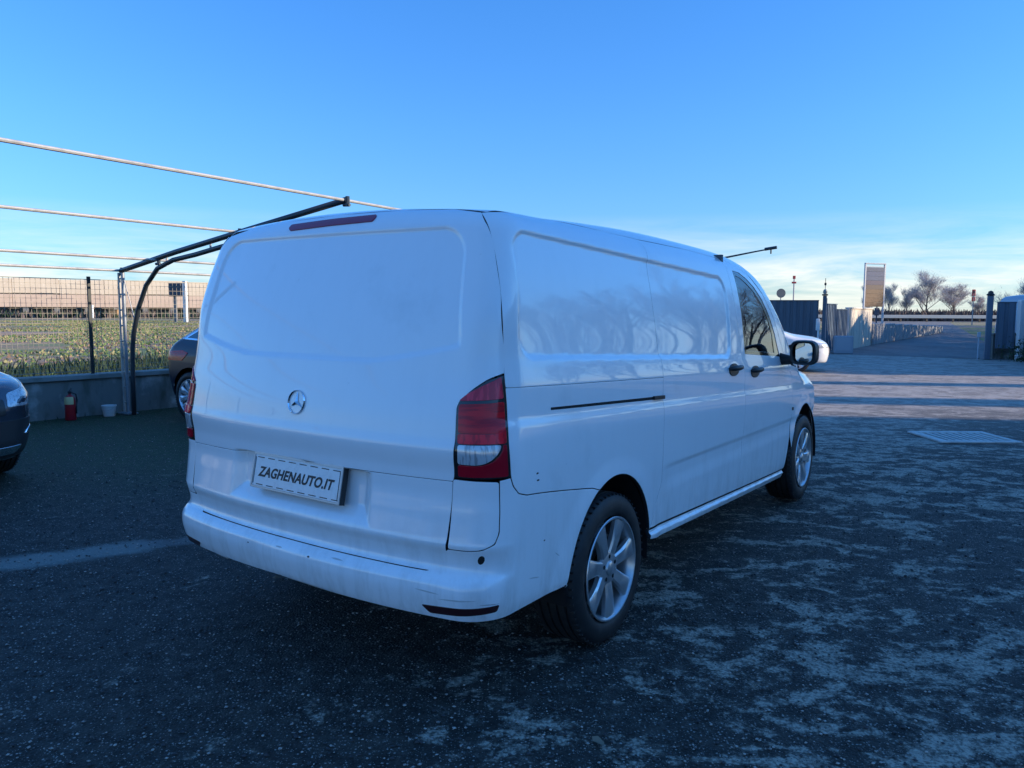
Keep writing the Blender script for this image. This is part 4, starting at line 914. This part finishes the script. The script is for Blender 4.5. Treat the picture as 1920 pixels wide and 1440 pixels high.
for s in (-4.9, 3.6):   # neighbouring frames of the row, one outside the picture and one behind the van
    g = MB(); g.tube([cpt(t, z, s) for t, z in BE], .034, 10); g.obj('beam', dsteel, cf, smooth=True)
    g = MB(); g.tube([cpt(0,-.02,s), cpt(0,1.96,s)], .024, 10); g.obj('post', zinc, cf, smooth=40)
cf2 = empty('carport_frame', (0,0,0), 0, 'second carport frame, only the tip of its beam showing above the van windscreen', 'carport')
tp = Vector((4.68,14.0,2.60))
def c2(t, z): p = tp-ce*t; return (p.x, p.y, z)
g = MB(); g.tube([c2(0,2.60),c2(.35,2.545),c2(.8,2.47),c2(2.4,2.24),c2(4.2,1.98)], [.012,.014,.017,.022,.022], 10); g.obj('beam', dsteel, cf2, smooth=True)
g = MB(); g.tube([c2(-.05,2.612),c2(.16,2.585)], .028, 8); g.tube([c2(.05,2.60),c2(.05,2.50)], .014, 8); g.obj('end_clamp', dsteel, cf2, smooth=40)
g = MB(); g.tube([c2(4.2,-.02),c2(4.2,1.98)], .035, 10); g.obj('post', zinc, cf2, smooth=40)

# ---------------------------------------------------------------- extinguisher, bucket
ex = empty('fire_extinguisher', (-5.83,10.12,0), .3, 'red fire extinguisher with a yellow label standing against the low wall', 'extinguisher'); ex.scale = (.86,.86,.86)
g = MB(); g.lathe([(0,.001),(0,.070),(.012,.078),(.30,.078),(.345,.070),(.375,.045),(.39,.022),(.41,.020)], 28, 'Z'); g.obj('cylinder', mat('extinguisher_red', (.42,.012,.02), .35, coat=.5, noise=[(8,3,(.28,.01,.03),.4,.7)]), ex, smooth=40)
g = MB(); 
for z0_, z1_, a0, a1 in ((.245,.312,-2.9,-.7),(.312,.36,-2.9,-.7)):
    n = 10; base = 0
    for k in range(n+1):
        a = a0+(a1-a0)*k/n
        for z in (z0_, z1_): rr__ = .0798 if z < .32 else .070; g.v.append((rr__*math.cos(a), rr__*math.sin(a), z))
    b__ = len(g.v)-2*(n+1)
    for k in range(n): g.f.append((b__+2*k, b__+2*k+2, b__+2*k+3, b__+2*k+1))
g.obj('label', mat('label_yellow', (.62,.52,.25), .6), ex)
g = MB(); g.box((0,0,.43),(.035,.11,.04), bev=.008); g.tube([(0,-.02,.45),(0,.09,.475)], .008, 8); g.obj('valve', M['black_plastic'], ex, smooth=40)
g = MB(); g.tube([(0.02,-.04,.43),(.09,-.03,.40),(.10,-.02,.30),(.088,-.02,.18),(.086,-.03,.10)], .011, 8); g.obj('hose', M['black_plastic'], ex, smooth=True)
bk_ = empty('bucket', (-5.52,10.50,0), 0, 'small white plastic bucket on the ground by the carport post', 'bucket'); bk_.scale = (.88,.88,.88)
g = MB(); g.lathe([(0,.001),(0,.078),(.005,.082),(.15,.100),(.155,.108),(.172,.108),(.172,.100),(.02,.080),(.02,.001)], 24, 'Z'); g.obj('pail', mat('bucket_white', (.62,.63,.62), .5), bk_, smooth=40)
g = MB(); g.tube([(.104*math.cos(a), -.104*abs(math.sin(a))*.9-.01, .165-.07*abs(math.sin(a))) for a in np.linspace(0, math.pi, 12)], .0025, 6); g.obj('handle', galv, bk_)

# ---------------------------------------------------------------- gate side
blue_steel = mat('blue_grey_sheet', (.065,.10,.135), .5, .1, noise=[(1.5,4,(.09,.13,.17),.45,.7,(6,6,.5))])
pale_blue = mat('painted_panel', (.10,.15,.20), .6, noise=[(1.2,4,(.07,.11,.16),.45,.7,(5,5,.6))])
def ribbed(name, a, b, h0, h1, m_, label, cat, group=None, pitch=.22, z0=0.05):
    a = Vector((*a, 0)); b = Vector((*b, 0)); L = (b-a).length; an = math.atan2((b-a).y, (b-a).x)
    r = empty(name, a, an, label, cat, group)
    g = MB(); n = max(1, int(L/pitch))
    g.box((L/2,.02,z0+(h0-z0)/2),(L,.02,h0-z0))
    for k in range(n): g.box(((k+.5)*L/n,-.005,z0+(h0-z0)/2),(L/n*.55,.04,h0-z0-.02), bev=.006)
    g.obj('sheet', m_, r); g = MB(); g.box((L/2,0,h0+.012),(L+.02,.07,.03), bev=.005); g.obj('top_rail', m_, r)
    return r
ribbed('metal_fence_panel', (6.4,29.3), (10.95,27.75), 1.86, 1.86, blue_steel, 'dark slate metal fence panel joining the gate pillar beyond the white car', 'fence')
gp = empty('gate_pillar', (11.12,27.65,0), -.4, 'slim dark gate pillar with a small lamp, next to the slate fence panel', 'pillar')
g = MB(); g.box((0,0,1.02),(.13,.13,2.04), bev=.01); g.obj('shaft', blue_steel, gp); g = MB(); g.box((0,0,2.07),(.20,.20,.05), bev=.01); g.obj('cap', M['black_plastic'], gp)
g = MB(); g.box((.075,-.02,1.0),(.02,.05,1.9)); g.obj('pale_edge', mat('pale_edge_strip', (.45,.40,.40), .6), gp)
g = MB(); g.lathe([(2.10,.05),(2.16,.075),(2.24,.06),(2.27,.02)], 12, 'Z'); g.obj('lamp', mat('lamp_grey', (.25,.28,.26), .4), gp, smooth=40); g = MB(); g.tube([(0,0,2.26),(0,0,2.66)], .010, 6); g.box((0,0,2.45),(.07,.05,.09), bev=.01); g.obj('aerial', M['black_plastic'], gp)
mp_ = empty('meter_post', (10.75,27.2,0), 0, 'thin white post with a small white box before the gate pillar', 'post'); g = MB(); g.tube([(0,0,0),(0,0,1.05)], .035, 8); g.obj('post', wpst, mp_, smooth=40); g = MB(); g.box((-.02,0,1.02),(.12,.1,.42), bev=.02); g.obj('box', wpst, mp_)
ab = empty('cabinet', (11.75,27.45,0), -.2, 'low pale grey cabinet against the blue panels behind the gate pillar', 'cabinet'); g = MB(); g.box((0,0,.31),(.62,.35,.62), bev=.02); g.obj('body', mat('cabinet_grey', (.28,.33,.38), .6), ab); g = MB(); g.box((0,-.18,.33),(.5,.012,.46), bev=.004); g.obj('door', mat('cabinet_door', (.32,.36,.40), .6), ab)
rd = Vector((4.45,6.4,0)).normalized()
def rp(t): return (11.25+rd.x*t, 27.75+rd.y*t)
ribbed('metal_fence_panel', rp(0), rp(1.5), 1.74, 1.74, pale_blue, 'mid blue fence panel directly behind the gate pillar', 'fence')
ribbed('metal_fence_panel', rp(1.55), rp(3.4), 1.55, 1.55, pale_blue, 'lower blue fence panel between the gate pillar and the white washed wall', 'fence')
ps_ = empty('fence_post', (*rp(3.5),0), 0, 'pale slim post where the blue fence meets the white washed wall', 'post'); g = MB(); g.box((0,0,.82),(.08,.08,1.64), bev=.01); g.obj('post', mat('pale_post', (.5,.5,.5), .6), ps_)
ww_ = empty('garden_wall', (*rp(3.65),0), math.atan2(rd.y, rd.x), 'cream washed wall section standing beside the road past the blue fence', 'wall')
g = MB(); g.box((2.2,0,.80),(4.4,.18,1.6)); g.obj('wall', mat('cream_render', (.62,.55,.44), .85, noise=[(1.6,5,(.36,.30,.24),.50,.68,(3,3,.4)),(5,4,(.45,.40,.33),.55,.75)]), ww_)
g = MB(); g.box((2.2,0,1.62),(4.5,.26,.06), bev=.01); g.obj('coping', mat('cream_coping', (.62,.58,.50), .8), ww_)
rw = empty('stone_wall', (*rp(8.2),0), math.atan2(rd.y, rd.x), 'low pale grey wall running away along the road past the cream wall', 'wall')
g = MB()
for k in range(9): g.box((1.5+k*3,0,.48-.03*k),(2.97,.25,.96-.06*k), bev=.02)
tag(g.obj('wall', mat('pale_grey_wall', (.34,.34,.33), .85, noise=[(1.2,5,(.20,.20,.19),.45,.7,(3,3,.5))]), rw), kind='stuff')
yw_ = empty('boundary_wall', (15.2,24.55,0), .16, 'stained grey wall base behind the open side gate pillar', 'wall')
g = MB(); g.box((3,0,.38),(6,.2,.76)); g.obj('wall', wallm, yw_); g = MB(); g.box((3,0,.79),(6.05,.26,.06), bev=.01); g.obj('coping', bpy.data.materials['coping_concrete'], yw_)
# opposite side of the gate
gp = empty('gate_pillar', (14.95,24.3,0), -.4, 'blue grey gate pillar with a domed cap at the open side of the gateway', 'pillar')
g = MB(); g.box((0,0,1.0),(.16,.16,2.0), bev=.01); g.obj('shaft', pale_blue, gp); g = MB(); g.lathe([(2.0,.001),(2.0,.11),(2.03,.12),(2.06,.08),(2.12,.07),(2.15,.02)], 14, 'Z'); g.obj('cap', M['black_plastic'], gp, smooth=40)
g = MB(); g.tube([(-.3,-.35,0),(-.3,-.35,.72)], .022, 8); g.box((-.3,-.35,.78),(.09,.07,.16), bev=.01); g.obj('sensor_post', mat('sensor_grey', (.40,.45,.50), .5), gp)
ribbed('metal_fence_panel', (15.12,24.2), (15.62,24.05), 1.78, 1.78, pale_blue, 'blue panel close beside the domed gate pillar', 'fence', z0=.35)
ps_ = empty('fence_post', (15.75,24.0,0), 0, 'white square post between the blue panel and the parked camper', 'post'); g = MB(); g.box((0,0,.93),(.16,.16,1.86), bev=.01); g.obj('post', wpst, ps_)
bush = empty('bush', (15.9,23.2,0), 0, 'dark low bush at the foot of the blue panel by the parked camper', 'bush')
rb_ = np.random.default_rng(4); nb_ = 2600; c3 = rb_.normal(size=(nb_,3))*[.42,.3,.22]+[0,0,.25]; c3[:,2] = np.abs(c3[:,2]); o1 = rb_.normal(size=(nb_,3))*.035; o2 = rb_.normal(size=(nb_,3))*.035
mb_ = bpy.data.meshes.new('foliage'); mb_.from_pydata(np.concatenate([c3, c3+o1, c3+o2]).tolist(), [], np.c_[np.arange(nb_), np.arange(nb_)+nb_, np.arange(nb_)+2*nb_].tolist()); mb_.materials.append(gd[0]); link('foliage', mb_, bush)
# camper at the picture's edge
Fc = make_F(4.9, ([0,.1,.4,1.5,3.4,3.9,4.3,4.7,4.9],[1.9,2.0,2.05,2.08,2.06,1.85,1.35,1.10,.8]), ([.2,.35,.6,1.0,1.3,1.8,2.1],[.82,.90,.93,.93,.91,.86,.80]), .9,
            ([.2,.5,1.0,1.6,2.0,2.2],[.05,.0,.01,.06,.12,.2]), ([.2,.5,.8,1.2],[4.82,4.9,4.84,4.6]), None, bow=.05, rc=.10, rt_=.12)
car('parked_camper', 'white and blue camper van parked by the white post, cut off at the edge', 4.9, Fc, (.9,4.0), w2, mat('camper_paint', (.34,.42,.50), .4, coat=.7), (16.15,24.9,0), R_(12),
    [('side_window', side(sg), [(.45,1.15),(.45,1.55),(1.3,1.57),(1.3,1.15)], gl, .004) for sg in (-1,1)]+[('roof_band', side(sg), [(.15,1.83),(.15,1.92),(3.5,1.92),(3.5,1.83)], mat('maroon_band', (.16,.04,.06), .5), .004) for sg in (-1,1)])

# ---------------------------------------------------------------- signs and masts beyond the yard
sb_ = empty('signboard', (27.9,60,0), .32, 'tall two legged signboard, blue above and brown below, beside the road', 'sign')
for x in (-.93,.93): g = MB(); g.box((x,0,2.6),(.13,.12,5.2), bev=.01); g.obj('leg', mat('sign_post_grey', (.55,.55,.55), .5), sb_)
g = MB(); g.box((0,0,5.17),(1.98,.16,.10), bev=.02); g.box((0,0,4.93),(1.8,.08,.05)); g.obj('top_bar', mat('sign_top', (.45,.48,.50), .5), sb_)
cols = [(.02,.045,.10),(.025,.05,.12),(.03,.055,.12),(.055,.045,.085),(.085,.055,.045),(.13,.07,.03),(.14,.075,.032),(.15,.08,.035),(.15,.08,.035)]
for k, c in enumerate(cols):
    g = MB(); g.box((0,-.02-.006*(k%2),4.72-k*.335),(1.72,.07,.331), bev=.006); row = g.obj('sign_row', mat('sign_row', c, .5, noise=[(2.5,2,tuple(min(1,q*1.35+.008) for q in c),.45,.6,(3,1,9))]), sb_)
g = MB(); g.tube([(.35,0,0),(.35,0,2.0)], .05, 8); g.box((.35,0,1.5),(.3,.2,.6), bev=.02); g.obj('meter_box', mat('meter_dark', (.08,.08,.10), .6), sb_)
rs_ = empty('round_sign', (15.55,45,0), 0, 'round road sign seen from its plain grey back above the slate fence', 'sign'); g = MB(); g.lathe([(-.01,.001),(-.01,.26),(.01,.265),(.01,.001)], 28, 'Y', (0,0,2.53)); g.obj('disc', mat('sign_back_grey', (.20,.20,.18), .6), rs_, smooth=30); g = MB(); g.tube([(0,.03,0),(0,.03,2.7)], .03, 8); g.obj('pole', galv, rs_)
redm = mat('signal_red', (.45,.05,.05), .5)
ms = empty('mast', (21.7,60,0), 0, 'thin pale mast with two small red markers above the slate fence', 'mast'); g = MB(); g.tube([(0,0,0),(0,0,4.1)], .05, 6); g.obj('pole', mat('mast_pale', (.55,.45,.42), .6), ms)
g = MB(); g.box((0,0,3.7),(.34,.1,.14), bev=.02); g.obj('marker', redm, ms); g = MB(); g.box((0,0,4.1),(.2,.1,.25), bev=.02); g.obj('marker', redm, ms)
ms = empty('signal_post', (53.4,90,0), 0, 'red topped signal post beyond the end of the road', 'signal'); g = MB(); g.tube([(0,0,0),(0,0,4.0)], .07, 6); g.obj('pole', mat('mast_grey', (.3,.3,.3), .6), ms); g = MB(); g.box((0,0,3.75),(.42,.12,.75), bev=.08); g.obj('sign_plate', redm, ms); g = MB(); g.box((0,0,3.0),(.42,.12,.5), bev=.05); g.obj('lower_plate', redm, ms); g = MB(); g.box((0,-.08,3.85),(.2,.06,.3)); g.obj('emblem_plate', mat('signal_dark', (.08,.04,.05), .5), ms)
gr_ = empty('guardrail', (50,120,0), -.03, 'long pale guardrail across the far end of the road', 'guardrail'); g = MB(); g.box((20,0,.80),(120,.12,.50), bev=.03); g.obj('rail', mat('rail_cream', (.60,.55,.46), .7), gr_)
gpm = MB().box((0,0,.3),(.2,.2,.6)).mesh('rail_post', mat('rail_rust', (.25,.15,.08), .8))
for k in range(30): o = link('rail_post', gpm, gr_); o.location = (-38+k*4,.1,0)

# ---------------------------------------------------------------- bare trees, scrub and added shade casters
barkm = mat('winter_bark', (.12,.10,.085), .9, noise=[(4,4,(.07,.06,.05),.4,.7)])
twigm = mat('winter_twigs', (.52,.47,.45), .9)  # pale tone carries the haze over the far crowns
def tree_mesh(seed, H, spread, levels, nb, tw):
    r = random.Random(seed); tr, cw = MB(), MB()
    def grow(p, d, L, rad, lv):
        n = 4 if lv < 2 else 3; pts = [p]; q = p; dd = d
        for k in range(n):
            dd = (dd+Vector((r.uniform(-1,1), r.uniform(-1,1), r.uniform(-.3,.6)))*.10).normalized(); q = q+dd*(L/n); pts.append(q)
        end = rad*.55
        (tr if lv < 2 else cw).tube(pts, [rad+(end-rad)*i/n for i in range(n+1)], 6 if lv == 0 else (4 if lv < 3 else 3), cap=False)
        if lv >= levels: return
        m = nb if lv else nb+3
        for k in range(m):
            f = .35+.65*(k+r.random())/m if lv else .16+.82*(k+r.random())/m
            i = min(int(f*n), n-1); b_ = pts[i].lerp(pts[i+1], f*n-i); a = r.uniform(0, 6.283)
            side_ = Vector((math.cos(a), math.sin(a), r.uniform(.25,1.0)*(1.3 if lv else 1))); nd = (dd*(.55+.3*(f if lv else f*1.2))+side_*spread).normalized()
            grow(b_, nd, L*r.uniform(.42,.62)*(1.15-.35*f if lv == 0 else 1), max(rad*.45*(1.1-.5*f), tw), lv+1)
    grow(Vector((0,0,-.05)), Vector((0,0,1)), H*.72, H*.018, 0)
    ends = [Vector(v) for v in cw.v[::7]]
    for k in range(min(9000, len(ends)*2) if tw > .009 else 0):
        e = r.choice(ends); a_ = Vector((r.gauss(0,.35), r.gauss(0,.35), r.gauss(.1,.3))); p = e+a_*.8; d_ = Vector((r.gauss(0,1), r.gauss(0,1), abs(r.gauss(0,1))+.3)).normalized()*r.uniform(.3,.75); w_ = Vector((r.uniform(-1,1), r.uniform(-1,1), 0)).normalized()*.012
        cw.add([p-w_, p+w_, p+d_], [(0,1,2)])
    return tr.mesh('trunk', barkm, True, fix=False), cw.mesh('crown', twigm, fix=False)
tD = tree_mesh(40, 8, .8, 4, 6, .008)
tF = tree_mesh(21, 8, .9, 4, 7, .011); tG = tree_mesh(33, 8, .8, 4, 7, .011)
def tree(meshes, x, y, s, rz, label, group=None, name='bare_tree', wide=1):
    r = empty(name, (x, y, 0), rz, label, 'tree', group); r.scale = (s*wide, s*wide, s)
    link('trunk', meshes[0], r); link('crown', meshes[1], r)
tA = tree_mesh(3, 8, .85, 4, 5, .012); tB = tree_mesh(9, 8, .95, 4, 5, .012); tC = tree_mesh(14, 8, .75, 4, 6, .008)
tree(tF, 69.2, 130, .88, 2, 'tallest bare winter tree, beyond the guardrail', wide=1.25)
tree(tG, 75.2, 132, .70, 1, 'wide bare tree just past the tallest one beyond the guardrail', wide=1.6)
tree(tG, 63.6, 131, .70, 2, 'small bare tree just behind the signboard', wide=.9)
tree(tF, 60.6, 132, .62, 3, 'smallest bare tree seen against the signboard edge', wide=.8)
tree(tF, 80.5, 134, .50, 4, 'low bare tree by the red signal post', wide=1.2)
tree(tG, 66.0, 130, .58, 5, 'thin bare sapling between two larger winter trees', wide=.9)
tree(tF, 26.6, 39.5, .38, 1, 'dark bushy bare tree rising behind the parked camper', wide=1.4)
scrub_later = 1
def scrub(name, n, xs, ys, h, label, mts, seed, w=.25):
    return tag(blades(name, n, xs, ys, h*.5, h, mts, None, .6, w, seed), label, 'scrub')
twd = [mat('scrub_plum', (.11,.085,.085), .9), mat('scrub_brown', (.14,.105,.085), .9)]
scrub('far_scrub', 16000, (42,95), (126,138), 2.3, 'low plum brown scrub behind the far guardrail', twd, 11)
scrub('field_scrub', 5000, (-125,-20), (118,127), 1.5, 'dark low scrub at the foot of the viaduct', gd+twd, 12)
tree(tC, -118, 205, .95, 2, 'treetop showing over the far end of the viaduct wall', wide=1.3)

scrub('roadside_scrub', 9000, (24,60), (24,34), 1.1, 'plum brown scrub under the roadside trees, outside the picture', twd, 31)
# unseen: casters placed to shade the yard, trees mirrored in the van's side
hall = empty('warehouse', (38,6.76,0), R_(-7), 'tall plain grey warehouse outside the picture, sized and placed to shade the van', 'building')  # position, height and turn set by the shade edge it must cast
hm = mat('warehouse_render', (.36,.36,.35), .85, noise=[(.8,4,(.28,.28,.27),.4,.7)])
g = MB(); g.box((9,-25.7,6.75),(18,51.4,13.5)); g.obj('wall', hm, hall)
g = MB(); g.prism([(-.35,13.52),(18.35,13.52),(9,14.6)], -51.7, -.05, 'Y'); g.obj('roof', mat('warehouse_roof', (.12,.11,.10), .8), hall)
dm_ = MB().box((0,0,0),(.08,3.6,4.2), bev=.02).mesh('loading_door', mat('loading_door_grey', (.22,.25,.28), .6)); wm_ = MB().box((0,0,0),(.06,2.2,1.2), bev=.02).mesh('window', M['glass_dark'])
for k in range(6): o = link('loading_door', dm_, hall); o.location = (-.03, -6-k*8, 2.1)
for k in range(6): o = link('window', wm_, hall); o.location = (-.03, -6-k*8, 7.2)
for yy, wy in ((8.86,1.15),(12.16,.75)):  # invented columns, added only to cast the two dark bands
    o = empty('shadow_column', (38.0,yy,0), 0, 'slim tall column added outside the picture to cast a shadow across the lit gravel' if wy > 1 else 'narrower tall column added outside the picture to cast the farther shadow band', 'shadow_column')
    g = MB(); g.lathe([(0,wy/2),(11.6,wy/2),(12.2,.08)], 24, 'Z'); g.obj('shell', conc, o, smooth=40); g = MB(); g.box((-wy/2-.05,0,5.7),(.08,.4,11.4)); g.obj('ladder', galv, o)
hd_ = [(13.9,18.0),(20,26.2),(27,35.6),(36,47.8),(50,67),(66,89)]  # added leafy light block, its height set by where shade should fall
V = []; 
r9 = np.random.default_rng(8); NN = 26000
seg = r9.integers(0, len(hd_)-1, NN); tt = r9.random(NN); A_ = np.array(hd_); Pc = A_[seg]+(A_[seg+1]-A_[seg])*tt[:,None]
dirn = (A_[seg+1]-A_[seg]); dirn /= np.linalg.norm(dirn, axis=1, keepdims=True); nrm = np.c_[dirn[:,1], -dirn[:,0]]
th_ = r9.uniform(-.6, .6, NN); hz = (2.2+1.7*sm(18, 24, Pc[:,1])+2.3*sm(33, 46, Pc[:,1]))*r9.random(NN)**.8*(.86+.14*np.sin(tt*9+seg*3)); Pc = Pc+nrm*(th_+.3)[:,None]
sz = r9.uniform(.12,.30, NN); d1 = r9.normal(size=(NN,3)); d1 /= np.linalg.norm(d1, axis=1, keepdims=True); d2 = r9.normal(size=(NN,3)); d2 -= d1*np.sum(d1*d2,1)[:,None]; d2 /= np.linalg.norm(d2, axis=1, keepdims=True)
C_ = np.c_[Pc, hz]; Vv = np.concatenate([C_-d1*sz[:,None], C_+d2*sz[:,None]*.6, C_+d1*sz[:,None], C_-d2*sz[:,None]*.6]); I_ = np.arange(NN)
me = bpy.data.meshes.new('shade_screen'); me.from_pydata(Vv.tolist(), [], np.c_[I_, I_+NN, I_+2*NN, I_+3*NN].tolist()); me.materials.append(mat('screen_green', (.035,.055,.025), .8))
hg = empty('shade_screen', (0,0,0), 0, 'long leafy screen added outside the picture to shade the road beyond the gate', 'shade_screen'); link('foliage', me, hg)
for k, (x, y, s, ms_) in enumerate([(22.5,20.6,.82,tC),(26.5,21.4,1.0,tD),(31,21.0,1.05,tC),(30,25.5,.9,tD),(36,22.0,1.15,tC),(41,21.8,1.0,tD),(35,28.5,1.1,tC),(33,34.0,.95,tD),(39,43,1.2,tC),(46,22.5,1.2,tD),(45,54,1.25,tD),(43,33,1.2,tC),(52,60,1.2,tC),(52,24,1.2,tC)]):
    tree(ms_, x, y, s*.95, k*1.3, 'bare tree of the row along the road outside the picture', 'bare trees along the road, outside the picture', wide=1.15)
